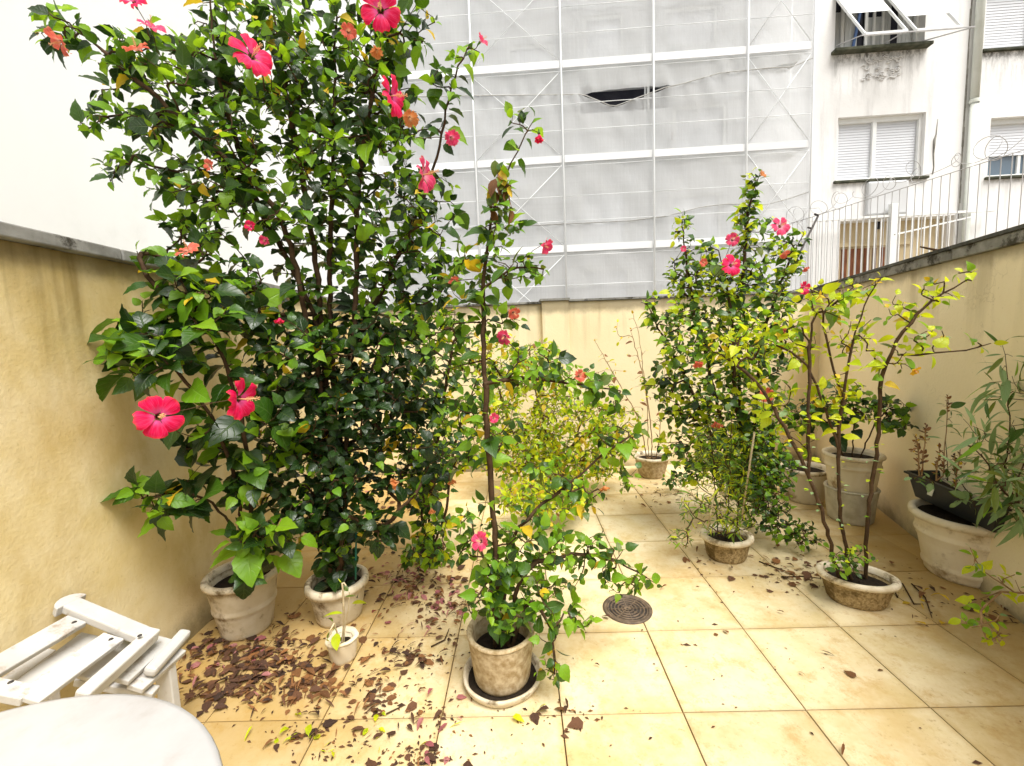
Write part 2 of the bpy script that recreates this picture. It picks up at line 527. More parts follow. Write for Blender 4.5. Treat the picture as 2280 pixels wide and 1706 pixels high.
LM = {
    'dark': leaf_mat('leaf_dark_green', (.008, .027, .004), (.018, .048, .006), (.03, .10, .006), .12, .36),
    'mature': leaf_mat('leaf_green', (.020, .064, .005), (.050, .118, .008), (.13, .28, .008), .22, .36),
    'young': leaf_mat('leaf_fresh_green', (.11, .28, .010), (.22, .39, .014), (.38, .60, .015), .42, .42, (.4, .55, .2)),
    'lime': leaf_mat('leaf_yellow_green', (.40, .55, .008), (.62, .66, .012), (.78, .82, .02), .46, .45, (.6, .6, .2)),
    'yellow': leaf_mat('leaf_yellow', (.62, .41, .012), (.70, .50, .03), (.8, .55, .02), .34, .5, (.75, .6, .2)),
    'pale': leaf_mat('leaf_grey_green', (.15, .25, .09), (.27, .38, .17), (.25, .40, .10), .24, .5, (.4, .5, .3)),
    'dry': leaf_mat('leaf_dry_brown', (.11, .045, .014), (.28, .12, .036), (.25, .10, .03), .15, .75, (.3, .2, .1)),
    'litter': leaf_mat('fallen_leaf_brown', (.028, .013, .007), (.13, .055, .024), (.14, .05, .02), .08, .8, (.2, .1, .06)),
    'petal_fallen': leaf_mat('fallen_petal_pink', (.30, .085, .095), (.45, .20, .18), (.5, .1, .12), .2, .7, (.5, .2, .2)),
    'olive': leaf_mat('leaf_olive', (.06, .115, .014), (.15, .19, .022), (.25, .30, .02), .26, .42),
}


def petal_mat(name, main, rim, base, trans=.35):
    m, t, p, out = nodes(name)
    p.inputs['Roughness'].default_value = .55
    p.inputs['Specular IOR Level'].default_value = .25
    uv = N(t, 'ShaderNodeUVMap').outputs[0]
    sep = t.nodes.new('ShaderNodeSeparateXYZ')
    t.links.new(uv, sep.inputs[0])
    c = mixc(t, ramp(t, sep.outputs[0], .50, .14), main, base)
    c = mixc(t, ramp(t, sep.outputs[0], .12, .05), c, (.25, .0, .02))
    c = mixc(t, ramp(t, sep.outputs[0], .84, 1.0), c, rim)
    streak = noise(t, 1, 3, .5, vec=uv, stretch=(1.2, 26, 1))
    c = mixc(t, math_(t, 'MULTIPLY', ramp(t, streak, .45, .75), .45), c, [min(1, q * 1.2 + .05) for q in base])
    t.links.new(c, p.inputs['Base Color'])
    bump(t, p, streak, .8, .004)
    tr = N(t, 'ShaderNodeBsdfTranslucent')
    t.links.new(c, tr.inputs[0])
    mx = N(t, 'ShaderNodeMixShader', Fac=trans)
    t.links.new(p.outputs[0], mx.inputs[1])
    t.links.new(tr.outputs[0], mx.inputs[2])
    t.links.new(mx.outputs[0], out.inputs[0])
    return m


PM = {
    'hot': petal_mat('petal_hot_pink', (.86, .003, .085), (.88, .05, .06), (.88, .10, .34)),
    'pink': petal_mat('petal_pink', (.85, .035, .16), (.85, .16, .18), (.85, .32, .42)),
    'coral': petal_mat('petal_coral', (.80, .13, .085), (.82, .26, .12), (.80, .36, .25)),
    'orange': petal_mat('petal_orange', (.72, .24, .07), (.70, .32, .12), (.75, .45, .22)),
    'yellow': petal_mat('petal_yellow', (.85, .50, .02), (.85, .55, .05), (.8, .35, .02)),
}
M['stamen'] = simple('stamen', (.80, .42, .26), (.80, .50, .20), .6, 60, .2, 0)
M['calyx'] = simple('calyx_green', (.07, .16, .02), (.10, .2, .03), .6, 30, .2, 0)

# ================================================================== SETTING
mb = MB()
mb.box((0, 30, -.45), (240, 240, .1))
tag(mb.build('ground', M['ground']), kind='structure')

# right wall line and corner
RW0, RWD = Vector((2.886, 2.984, 0)), Vector((math.sin(R(18.85)), math.cos(R(18.85)), 0))
RWN = Vector((RWD.y, -RWD.x, 0))                        # points away from the patio
BK = 5.05                                               # back wall
RC = RW0 + RWD * ((BK + .03 - RW0.y) / RWD.y)           # back right corner
LX = -1.797

mb = MB()
mb.box((.9, 2.2, -.21), (6.4, 7.2, .4))
floor = tag(mb.build('patio_floor', M['grout']), kind='structure')
mb = MB()
mb.box((0, 0, -.012), (.4950, .4950, .032))
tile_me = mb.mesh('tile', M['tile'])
bm = bmesh.new()
bm.from_mesh(tile_me)
bmesh.ops.bevel(bm, geom=[e for e in bm.edges if all(v.co.z > 0 for v in e.verts)], offset=.0015, segments=1, affect='EDGES')
bm.to_mesh(tile_me)
bm.free()
YAW = .0205
for i in range(-4, 9):
    for j in range(-7, 9):
        gx, gy = (-.7615 + i + .5) * .5, (3.3081 + j - .5) * .5
        x, y = gx * math.cos(YAW) + gy * math.sin(YAW), -gx * math.sin(YAW) + gy * math.cos(YAW)
        if not (-2.05 < x and y < 5.3 and y > -1.2 and (Vector((x, y, 0)) - RW0).dot(RWN) < .30):
            continue
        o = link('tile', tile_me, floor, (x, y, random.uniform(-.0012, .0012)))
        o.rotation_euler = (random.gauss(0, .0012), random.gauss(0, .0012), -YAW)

# ---- garden walls
TOP_L, TOP_R = 2.0, 1.955
wl = MB().box((LX - .075, 2.0, .75), (.15, 6.6, 2.46)).build('garden_wall', M['wall_left'])
tag(wl, 'stained ochre garden wall on the left with a dark dirty top edge', 'garden wall', 'rendered walls round the patio')
for k in range(4):
    MB().box((LX - .07, -1.25 + k * 1.64 + .82, 2.008), (.235, 1.634, .052)).build('coping_slab', M['coping'], wl, bevel=.006)

PXP = ay(1212, 900, BK).x
PXQ = ay(1270, 900, BK).x
wb = MB()
wb.box(((LX + PXP) / 2 - .05, BK + .075, .75), (PXP - LX + .3, .15, 2.40))
wb.box(((PXQ + RC.x) / 2 + .06, BK + .075, .757), (RC.x - PXQ + .3, .15, 2.414))
wb = wb.build('garden_wall', M['wall_back'])
tag(wb, 'smooth cream garden wall along the back, below the netted scaffold', 'garden wall', 'rendered walls round the patio')
MB().box(((PXP + PXQ) / 2, BK + .055, .762), (PXQ - PXP, .22, 2.432)).build('pilaster', M['wall_back'], wb, bevel=.004)
for (a, b, z) in ((LX - .12, PXP - .002, 1.966), (PXQ + .002, RC.x + .2, 1.98)):
    MB().box(((a + b) / 2, BK + .07, z), (b - a, .17, .022)).build('capping', M['coping'], wb)
MB().box(((PXP + PXQ) / 2, BK + .055, 1.991), (PXQ - PXP + .03, .25, .024)).build('capping', M['coping'], wb)

wr = empty('garden_wall', RW0, -R(18.85))
tag(wr, 'cream garden wall sloping away on the right under the barred fence', 'garden wall', 'rendered walls round the patio')
MB().box((.075, -.9, .725), (.15, 6.5, 2.45)).build('wall', M['wall_right'], wr)
for k in range(5):
    y0 = -4.15 + k * 1.31
    MB().box((.07, y0 + .655, 1.985), (.19, 1.304, .066)).build('coping_slab', M['coping'], wr, bevel=.006)
    MB().box((.062, y0 + .655, 2.028), (.20, 1.30, .020)).build('coping_crust', M['coping_dark'], wr)

# ---- white neighbour building on the left
nb = MB().box((-7.65, 4.0, 5.3), (10, 16, 11.5)).build('neighbour_building', M['white_wall'])
tag(nb, 'blank white side wall of the tall house rising behind the left garden wall', 'building')

# ---- apartment block behind (facade frame: local x along it, -y towards the patio)
FY, FA = 10.5, R(3.5)
fn = Vector((math.sin(FA), math.cos(FA), 0))
FO = Vector((1.5, FY, 0))
fd = Vector((math.cos(FA), -math.sin(FA), 0))


def fl(px, py, off=0.0):                                 # photo point -> facade local (x, z) on the plane off towards the patio
    P = onplane(px, py, FO - fn * off, fn)
    return (P - FO).dot(fd), P.z


apt = empty('apartment_building', FO, -FA)
tag(apt, 'old pale apartment building with stained plaster, white shutters and a scaffolded left side', 'building')


def wall_with_holes(x0, x1, z0, z1, holes, y, th):
    """front slab split round rectangular openings"""
    xs = sorted({x0, x1, *[h[0] for h in holes], *[h[1] for h in holes]})
    zs = sorted({z0, z1, *[h[2] for h in holes], *[h[3] for h in holes]})
    m = MB()
    for a, b in zip(xs, xs[1:]):
        for c, d in zip(zs, zs[1:]):
            cx, cz = (a + b) / 2, (c + d) / 2
            if any(h[0] < cx < h[1] and h[2] < cz < h[3] for h in holes):
                continue
            m.box((cx, y + th / 2, cz), (b - a, th, d - c))
    return m


def rect(px0, py0, px1, py1, off=0.0):
    xa, za = fl(px0, (py0 + py1) / 2, off)[0], fl((px0 + px1) / 2, py1, off)[1]
    xb, zb = fl(px1, (py0 + py1) / 2, off)[0], fl((px0 + px1) / 2, py0, off)[1]
    return [xa, xb, za, zb]


W_AW = rect(1861, -60, 2062, 108)                       # awning window
W_SH = rect(1864, 256, 2058, 398)                       # shuttered window
W_R1 = rect(2196, -50, 2420, 103)
W_R2 = rect(2203, 256, 2430, 388)
W_P = rect(1868, 486, 2120, 660)                        # ground floor loggia
NETX = fl(1806, 300)[0]
holes = [W_AW, W_SH, W_R1, W_R2, W_P]
M['old_facade'] = stained_facade([(W_AW[0], W_AW[1], W_AW[2] - .05, 1.25, .9), (W_R1[0], W_R1[1], W_R1[2] - .04, 1.1, .9), (W_SH[0], W_SH[1], W_SH[2] - .04, .35, .5), (W_R2[0], W_R2[1], W_R2[2] - .04, .5, .5)])
wall_with_holes(NETX + .03, 16.5, -.4, 12.5, holes, 0, .3).build('wall', M['old_facade'], apt)
# the part behind the net
hb = []
for (a, b, c, d) in ((1290, 415, 1400, 560), (1300, 596, 1405, 700), (1100, 300, 1180, 420), (1130, 96, 1230, 190),
                     (1300, 30, 1390, 150), (1480, 10, 1600, 100), (1500, 230, 1620, 330), (1490, 430, 1610, 560), (960, 300, 1030, 400), (960, 470, 1030, 580)):
    hb.append(rect(a, b, c, d))
MB().box((5, 4.4, 6.05), (23, 8, 12.9)).build('rear_block', M['facade_behind'], apt)
h = rect(1292, 186, 1490, 246)
hb.append(h)
wall_with_holes(-6.5, NETX + .03, -.4, 12.5, hb, .02, .28).build('wall', M['facade_behind'], apt)
op = MB().box(((h[0] + h[1]) / 2, .285, (h[2] + h[3]) / 2), (h[1] - h[0], .012, h[3] - h[2])).build('gap_shade_panel', M['dark_room'], apt)  # dark board added to stand for the shade behind the net's gap
MB().box(((h[0] + h[1]) / 2 + .55, .1, (h[2] + h[3]) / 2), (.05, .06, h[3] - h[2])).build('mullion', M['frame_white'], op)
hb.remove(h)
for h in hb:
    cx, cz, w, hh = (h[0] + h[1]) / 2, (h[2] + h[3]) / 2, h[1] - h[0], h[3] - h[2]
    wd = MB()
    for sx in (-1, 1):
        wd.box((cx + sx * (w / 2 - .03), .09, cz), (.06, .07, hh - .002))
    for sz in (-1, 1):
        wd.box((cx, .091, cz + sz * (hh / 2 - .03)), (w - .121, .06, .06))
    wd = wd.build('window', M['frame_white'], apt)
    MB().box((cx, .17, cz), (w - .01, .03, hh - .01)).build('shutter', M['shutter'], wd)

# shuttered windows
def shutter_window(h, split, lowglass=0.0):
    cx, w = (h[0] + h[1]) / 2, h[1] - h[0]
    f = MB()
    for x in (h[0] + .035, h[1] - .035):
        f.box((x, .13, (h[2] + h[3]) / 2), (.07, .10, h[3] - h[2] - .002))
    f.box((cx, .131, h[3] - .05), (w - .142, .09, .10))
    f.box((cx, .132, h[2] + .03), (w - .142, .09, .06))
    for sx in split:
        f.box((h[0] + w * sx, .133, (h[2] + h[3]) / 2 - .02), (.08, .09, h[3] - h[2] - .162))
    f = f.build('window', M['frame_white'], apt)
    z0 = h[2] + .06 + lowglass
    z1 = h[3] - .1
    n = int((z1 - z0) / .055)
    sl = MB()
    for k in range(n):
        z = z0 + (k + .5) * (z1 - z0) / n
        sl.box((cx, .155, z), (w - .15, .012, (z1 - z0) / n * .95), Matrix.Rotation(R(-8), 3, 'X'))
    tag(sl.build('shutter_slats', M['shutter'], f), kind='stuff')
    MB().box((cx, .19, (z0 + z1) / 2), (w - .15, .01, z1 - z0)).build('shutter', M['shutter'], f)
    if lowglass:
        MB().box((cx, .2, h[2] + .06 + lowglass / 2), (w - .15, .012, lowglass)).build('pane', M['glass'], f)
        mu = MB()
        mu.box((h[0] + w * .38, .18, h[2] + .06 + lowglass / 2), (.06, .05, lowglass))
        mu.build('mullion', M['frame_white'], f)
        MB().box((cx, .5, h[2] + .3), (w - .1, .02, .6)).build('dark_interior', M['dark_room'], f)
    s = MB()
    s.box((cx + .02, .07, h[2] - .03), (w + .16, .26, .055))
    s.build('sill', M['sill'], f, bevel=.01)
    return f


shutter_window(W_SH, (.46,))
shutter_window(W_R1, (.5,))
shutter_window(W_R2, (.5,), lowglass=.42)

# the window with two propped-open sashes
h = W_AW
cx, w = (h[0] + h[1]) / 2, h[1] - h[0]
zt = h[3] - .02
f = MB()
for x in (h[0] + .03, h[1] - .03):
    f.box((x, .20, (h[2] + h[3]) / 2), (.06, .08, h[3] - h[2] - .002))
f.box((cx, .201, h[3] - .03), (w - .122, .07, .06))
aw = f.build('window', M['frame_white'], apt)
MB().box((cx, .285, (h[2] + h[3]) / 2), (w - .02, .02, h[3] - h[2] - .02)).build('dark_interior', M['dark_room'], aw)
for (a, b, z0, z1, mm) in ((.02, .15, .0, .74, 'curtain'), (.20, .34, .0, .70, 'curtain'), (.46, .62, .0, .62, 'curtain'), (.64, .72, .0, .98, 'curtain'), (.80, .98, .0, .98, 'curtain')):
    c = MB()
    n = 7
    for k in range(n):
        xa = h[0] + w * (a + (b - a) * (k + .5) / n)
        c.box((xa, .262 + .006 * (k % 2), h[2] + .02 + (z1 - z0) * (h[3] - h[2]) * .42), (w * (b - a) / n * .98, .01, (z1 - z0) * (h[3] - h[2]) * .84))
    c.build('curtain', M[mm], aw)
for (a, wd_, mm) in ((.16, .07, 'frame_white'), (.43, .06, 'frame_white'), (.52, .05, 'frame_white'), (.62, .04, 'frame_white')):
    MB().box((h[0] + w * a, .23, h[2] + .60), (wd_, .03, 1.18)).build('mullion', M[mm], aw)
MB().bar((h[0] + w * .27, .22, h[2] + .02), (h[0] + w * .37, .22, h[2] + 1.1), .05, .03, (0, 1, 0)).build('sash_bar', M['blue_frame'], aw)
for (px0, px1, ptop, pbot, sh) in ((1868, 1955, 14, 72, 0), (1975, 2068, 36, 72, 0)):
    xa, xb = fl(px0, 60)[0], fl(px1, 60)[0]
    zh = fl(1960, -40)[1]
    zb = fl(1960, 72, .65)[1]
    zp = fl(1960, ptop, .4)[1]
    yb = -.62
    s = MB()
    A0, B0 = Vector((xa - .16, .1, zh)), Vector((xb - .16, .1, zh))
    A1, B1 = Vector((xa + .12, yb, zb)), Vector((xb + .12, yb, zb))
    s.bar(A0, A1, .05, .04)
    s.bar(B0, B1, .05, .04)
    s.bar(A1, B1, .05, .045)
    s = s.build('open_sash', M['frame_white'], aw)
    k = .55 if ptop < 20 else .70
    P = MB()
    A2, B2 = A0.lerp(A1, k), B0.lerp(B1, k)
    off = Vector((0, -.03, -.02))
    e = Vector((.02, 0, 0))
    v = [A0 + e, B0 - e, B2 - e, A2 + e]
    P.add([q for q in v] + [q + off for q in v], [(0, 1, 2, 3), (7, 6, 5, 4), (0, 4, 5, 1), (1, 5, 6, 2), (2, 6, 7, 3), (3, 7, 4, 0)])
    P.build('shutter_panel', M['frame_white'], s)
MB().box((cx, .02, h[2] - .035), (w + .14, .36, .07)).build('sill', M['sill'], aw, bevel=.015)
rk = MB()
zr = fl(1960, 73, .7)[1]
rk.bar((h[0] + .1, -.66, zr), (h[1] + .42, -.66, zr), .018, .018)
rk.bar((h[1] + .42, -.66, zr), (h[1] - .1, -.05, h[2] + .05), .018, .018)
rk.bar((cx, -.66, zr), (cx + .02, -.10, h[2] + .03), .016, .016)
rk.bar((h[0] + .1, -.66, zr), (h[0] + .02, -.05, h[2] + .1), .016, .016)
rk.build('drying_rack', M['wire'], aw)

rr = random.Random(5)
# moulded relief panel below the upper window, air-conditioner patch, crack
c = MB()
x0, x1 = fl(1925, 150)[0], fl(2000, 150)[0]
z0, z1 = fl(1960, 178)[1], fl(1960, 128)[1]
for k in range(46):
    x, z = rr.uniform(x0, x1), rr.uniform(z0, z1)
    a = rr.uniform(0, 6.3)
    pts = [(x + .10 * s * math.cos(a + s * 1.2), -.015, z + .07 * s * math.sin(a + s * 1.5)) for s in (-1, -.5, 0, .5, 1)]
    c.tube(pts, [.004, .010, .012, .010, .004], 5)
c.build('relief_panel', M['relief'], apt)
q = rect(1925, 405, 2015, 482)
MB().box(((q[0] + q[1]) / 2, -.05, (q[2] + q[3]) / 2), (q[1] - q[0], .12, q[3] - q[2])).build('vent_box', M['facade_behind'], apt, bevel=.05)
c = MB()
crk = [(2088, 265), (2084, 300), (2080, 312), (2078, 345), (2079, 372), (2076, 388)]
cp_ = [fl(*p_) for p_ in crk]
c.tube([(x, -.004, z) for x, z in cp_], [.006, .012, .028, .016, .01, .014], 5)
c.build('crack', M['mould'], apt)
# downpipe with its dark seam
c = MB()
xp = [(fl(2175, 0)[0], 12.3), (fl(2176, 230)[0], fl(2176, 230)[1]), (fl(2181, 520)[0], .1)]
c.tube([(xp[0][0], -.09, 12.3), (xp[0][0], -.09, xp[1][1])], .075, 14)
c.tube([(xp[0][0], -.09, xp[1][1] - .01), (xp[0][0], -.09, .1)], .068, 14)
dp = c.build('downpipe', M['pipe'], apt)
MB().lathe([(.085, -.04), (.09, 0), (.085, .04)], 14, (xp[0][0], -.09, xp[1][1])).build('pipe_collar', M['pipe'], dp)
c = MB()
for k in range(30):
    z = 12 - k * .4
    wv = rr.uniform(.02, .05)
    c.box((xp[0][0] - .11 + rr.uniform(-.01, .01), .0, z), (wv, .012, .41))
c.build('dirt_seam', M['mould'], apt)

# loggia at the foot of the block
h = W_P
cx, w = (h[0] + h[1]) / 2, h[1] - h[0]
lg = MB().box((cx, .29, (h[2] + h[3]) / 2), (w - .004, .02, h[3] - h[2] - .004)).build('loggia', M['beige'], apt)
zs = fl(1980, 540)[1]
for k in range(9):
    xx = h[0] + .12 + w * .62 * k / 9
    MB().box((xx, .265, (h[2] + zs) / 2 - .02), (w * .62 / 9 * rr.uniform(.45, .9), .02, zs - h[2] - .08)).build('door_board', M['brick_red'], lg)
MB().box((cx - .35, .26, zs + .03), (w * .72, .05, .09)).build('shelf', M['beige'], lg)
MB().box((h[0] + w * .42, .25, zs + .5), (.10, .03, .28)).build('hanging_cloth', M['dark_room'], lg)
# pale grille in front of the loggia
gr = MB()
zg = fl(1980, 484, .25)[1]
for k in range(27):
    x = fl(1800, 520)[0] + k * .13
    if x < h[1] - .1:
        b = MB().box((x, -.2, 1.9), (.022, .022, 2 * (zg - 1.9)))
        if k == 0:
            bar_me = b.mesh('grille_bar', M['frame_white'])
            bar_x = x
        o = link('grille_bar', bar_me, apt, (x - bar_x, 0, 0))
a, b = fl(1795, 492, .2), fl(2215, 478, .2)
MB().bar((a[0], -.2, a[1]), (b[0], -.2, a[1] + .02), .05, .05).build('grille_rail', M['frame_white'], apt)
c = fl(1985, 550, .22)[0]
MB().box((c, -.22, zg / 2 + .15), (.14, .10, zg + .28)).build('grille_post', M['frame_white'], apt)
MB().bar((b[0] - .1, -.2, zg), (b[0] - 2.6, -.9, zg - .5), .03, .03).build('awning_arm', M['frame_white'], apt)

# ---- scaffold: standards, decks, guard rails, braces; its net is a thing of its own
sc_ = empty('scaffold', FO, -FA)
tag(sc_, 'white tubular scaffold standing against the apartment building over the back wall', 'scaffold')
OFF = 1.15
XP = [-5.9, -4.1, fl(880, 300, OFF)[0], fl(1055, 250, OFF)[0], fl(1252, 280, OFF)[0], fl(1454, 280, OFF)[0], fl(1661, 200, OFF)[0], fl(1805, 220, OFF)[0]]
ZL = [fl(1449, 134, OFF)[1], fl(1449, 347, OFF)[1], fl(1452, 548, OFF)[1]]
lift = (ZL[0] - ZL[2]) / 2
ZL = [ZL[0] + 2 * lift, ZL[0] + lift] + ZL + [ZL[2] - lift]
tube_me = MB().tube([(0, 0, -.3), (0, 0, 11.8)], .016, 10).mesh('standard', M['scaffold'])
for x in XP:
    link('standard', tube_me, sc_, (x, -OFF - .07, 0))
for k, x in enumerate(XP):
    link('standard', tube_me, sc_, (x + .05, -.32, 0))
for z in ZL:
    for a, b in zip(XP, XP[1:]):
        MB().box(((a + b) / 2, -.72, z + .02), (b - a - .06, .70, .04)).build('deck_board', M['scaffold'], sc_)
        MB().box(((a + b) / 2, -OFF - .035, z + .03), (b - a - .055, .02, .14)).build('toe_board', M['toe_board'], sc_)
        for dz, r in ((.58, .0062), (1.08, .0062), (-.12, .0055)):
            MB().tube([(a + .03, -OFF - .06, z + dz), (b - .03, -OFF - .06, z + dz)], r, 8).build('guard_rail', M['scaffold'], sc_)
    for i in (3, 6):
        a, b = XP[i], XP[i + 1]
        for p_, q_, y in (((a + .03, z + .1), (b - .03, z + lift - .1), -OFF - .045), ((a + .03, z + lift - .1), (b - .03, z + .1), -OFF - .025)):
            MB().tube([(p_[0], y, p_[1]), (q_[0], y, q_[1])], .0058, 8).build('brace', M['scaffold'], sc_)

# net: three cloths laced along two sagging seams, the middle one gaping open twice
nr = np.random.default_rng(3)
net = empty('scaffold_net', FO, -FA)
tag(net, 'white debris net stretched over the scaffold, torn open along one seam', 'netting')
seam1_px = [(700, 232), (900, 217), (1297, 212), (1365, 200), (1480, 192), (1520, 188), (1600, 165), (1715, 152), (1760, 142), (1806, 130)]
seam1_lo = [(700, 232), (900, 217), (1297, 212), (1365, 240), (1480, 197), (1520, 188), (1600, 165), (1715, 153), (1760, 152), (1806, 132)]
seam2_px = [(700, 520), (1000, 512), (1250, 500), (1400, 493), (1480, 483), (1560, 462), (1620, 455), (1700, 458), (1750, 445), (1806, 426)]


def curve(pts):
    q = np.array([fl(a, b, OFF) for a, b in pts])
    q = q[np.argsort(q[:, 0])]
    return lambda x: np.interp(x, q[:, 0], q[:, 1])


def cloth(zlo, zhi, nx, nz, name):
    xs = np.linspace(XP[0] - .1, XP[-1] + .02, nx)
    v, f = [], []
    ph = nr.uniform(0, 6, 12)
    for j in range(nz):
        t_ = j / (nz - 1)
        for x in xs:
            a, b = float(zlo(x)), float(zhi(x))
            z = a + (b - a) * t_
            y = -OFF + .012 * math.sin(2.1 * x + ph[0] + 1.3 * z) + .008 * math.sin(5.3 * x - 2.7 * z + ph[1]) + .006 * math.sin(9 * x + 6 * z + ph[2])
            y += .02 * math.sin(math.pi * t_) * math.sin(1.2 * x + ph[3])
            sd_ = abs(z - float(s1l(x)))
            y -= .030 * math.exp(-sd_ / .30) * math.sin(17 * x + 5 * (z - float(s1l(x)))) * (.4 + .6 * math.sin(2.3 * x + ph[4]) ** 2)
            y -= .012 * math.exp(-abs(z - float(s2(x))) / .2) * math.sin(13 * x + ph[5])
            v.append((x, y, z))
    for j in range(nz - 1):
        for i in range(nx - 1):
            f.append((j * nx + i, j * nx + i + 1, (j + 1) * nx + i + 1, (j + 1) * nx + i))
    return MB().add(v, f, True).build(name, M['net'], net)


s1h, s1l, s2 = curve(seam1_px), curve(seam1_lo), curve(seam2_px)
cloth(lambda x: s1h(x) + .006, lambda x: 11.5, 160, 40, 'net_sheet')
cloth(lambda x: s2(x) + .004, s1l, 200, 34, 'net_sheet')
cloth(lambda x: .2, lambda x: s2(x) - .004, 160, 34, 'net_sheet')
for fu, nm in ((s1l, 'lacing_rope'), (s2, 'lacing_rope')):
    xs = np.linspace(XP[0], XP[-1], 90)
    MB().tube([(x, -OFF - .03, float(fu(x)) + .002) for x in xs], .009, 6).build(nm, M['rope'], net)
MB().box((fl(1495, 305, OFF)[0], -OFF - .03, fl(1495, 305, OFF)[1]), (.025, .006, .15)).build('tear', M['wire'], net)
# seen through the tear: the dark panel added above for the shade behind
# ---- barred fence with razor wire beyond the right wall
ZF = 3.0
A, B = gz(1755, 500, ZF), gz(2330, 318, ZF)
fv = (B - A)
fence = empty('bar_fence', (A.x, A.y, 0), math.atan2(fv.y, fv.x))
tag(fence, 'thin pale barred fence rising above the right garden wall, below the wire coil', 'fence')
FLN = fv.length
bme = MB().box((0, 0, 1.35), (.0055, .0055, 3.3)).mesh('bar', M['wire'])
nb_ = int(FLN / .075)
for k in range(nb_):
    link('bar', bme, fence, (k * .075, 0, 0))
MB().tube([(-.1, 0, ZF), (FLN + .1, 0, ZF)], .004, 6).build('top_wire', M['wire'], fence)
MB().box((FLN / 2, 0, .95), (FLN, .025, .04)).build('rail', M['wire'], fence)
rz = empty('razor_wire', (A.x, A.y, 0), math.atan2(fv.y, fv.x))
tag(rz, 'loose looping coil of razor wire along the top of the barred fence', 'wire coil')
pts = []
for k in range(700):
    t_ = k / 700
    a = t_ * 2 * math.pi * 17 + 2.2 * math.sin(t_ * 23)
    rad = .075 + .035 * math.sin(t_ * 31) + .025 * math.sin(t_ * 77 + 1)
    pts.append((t_ * FLN + .05 * math.sin(t_ * 47) + rad * math.cos(a), .10 * math.sin(a * .5), ZF + .10 + rad * math.sin(a)))
MB().tube(pts, .003, 5).build('coil', M['wire'], rz)

# metal rod leaning up behind the corner
P0, P1 = ay(1728, 668, 5.22), ay(1822, 480, 5.22)
c = MB().tube([P0 - Vector((.3, 0, .62)), P1], .012, 8)
c.tube([P1, P1 + Vector((-.045, 0, .018))], .012, 8)
for k in range(4):
    q = P0.lerp(P1, .25 + k * .2)
    c.tube([q, q + Vector((-.05, 0, .012))], .010, 6)
tag(c.build('metal_rod', M['iron']), 'dark pegged metal rod leaning up over the corner of the back wall', 'rod')
q = onplane(2095, 545, RW0 + RWN * .08, RWN)
c = MB().tube([(q.x, q.y, 2.035), (q.x - .02, q.y, 2.06), (q.x - .09, q.y + .06, 2.10)], [.008, .009, .005], 6)
tag(c.build('broken_twig', M['bark']), 'short broken brown twig lying on top of the right wall', 'twig')

# ---- floor drain
g = gz(1397, 1358)
dr = empty('floor_drain', (g.x, g.y, .004))
tag(dr, 'round rusty slotted metal drain cover set in the floor tiles', 'drain cover')
MB().lathe([(.006, .003), (.02, .006)], 24).build('centre_boss', M['grate'], dr)
MB().lathe([(.135, .0), (.137, .007), (.117, .008), (.115, .001)], 48).build('frame', M['grate'], dr)
MB().lathe([(.0, .0012), (.132, .0012)], 40).build('sump', M['iron'], dr)
for r_ in (.032, .052, .072, .092, .110):
    MB().lathe([(r_ - .0042, .002), (r_ - .0036, .0065), (r_ + .0036, .0065), (r_ + .0042, .002)], 40).build('ring', M['grate'], dr)
for k in range(8):
    a = k * math.pi / 4
    MB().bar((.018 * math.cos(a), .018 * math.sin(a), .004), (.118 * math.cos(a), .118 * math.sin(a), .004), .006, .0042).build('spoke', M['grate'], dr)

# ---- round table
tb = empty('round_table', (-1.045, .458, 0))
tag(tb, 'round white painted table top in the near left corner', 'table')
MB().lathe([(0, .72), (.30, .7205), (.535, .72), (.546, .717), (.55, .708), (.546, .698), (.535, .695), (0, .695)], 72).build('table_top', M['white_top'], tb)
MB().lathe([(.40, .695), (.40, .64), (.385, .64), (.385, .695)], 48).build('apron', M['white_paint'], tb)
for k in range(4):
    a = k * math.pi / 2 + .6
    MB().bar((.34 * math.cos(a), .34 * math.sin(a), .69), (.40 * math.cos(a), .40 * math.sin(a), .004), .045, .045, (math.cos(a), math.sin(a), 0)).build('leg', M['white_paint'], tb, bevel=.004)

# ---- white slatted folding chair leaning folded against the left wall
ch = empty('folding_chair', (-1.45, 1.4, 0))
tag(ch, 'weathered white slatted wooden folding chair tilted against the left wall', 'chair')
Z7 = lambda x, y: (x / 5.016, 1320 + y / 5.016)
pn = Vector((.36, 0, 1)).normalized()
p0 = Vector((-1.762, 1.598, .60))


def cp(x, y, off=0.0):                                   # point of the tilted chair back
    return onplane(*Z7(x, y), p0 - pn * off, pn) - Vector((-1.45, 1.4, 0))


def plank(a, b, w, t, off, name, mm='white_paint', par=ch, bev=.004):
    A_, B_ = cp(*a, off), cp(*b, off)
    return MB().bar(A_, B_, w, t, pn).build(name, M[mm], par, bevel=bev)


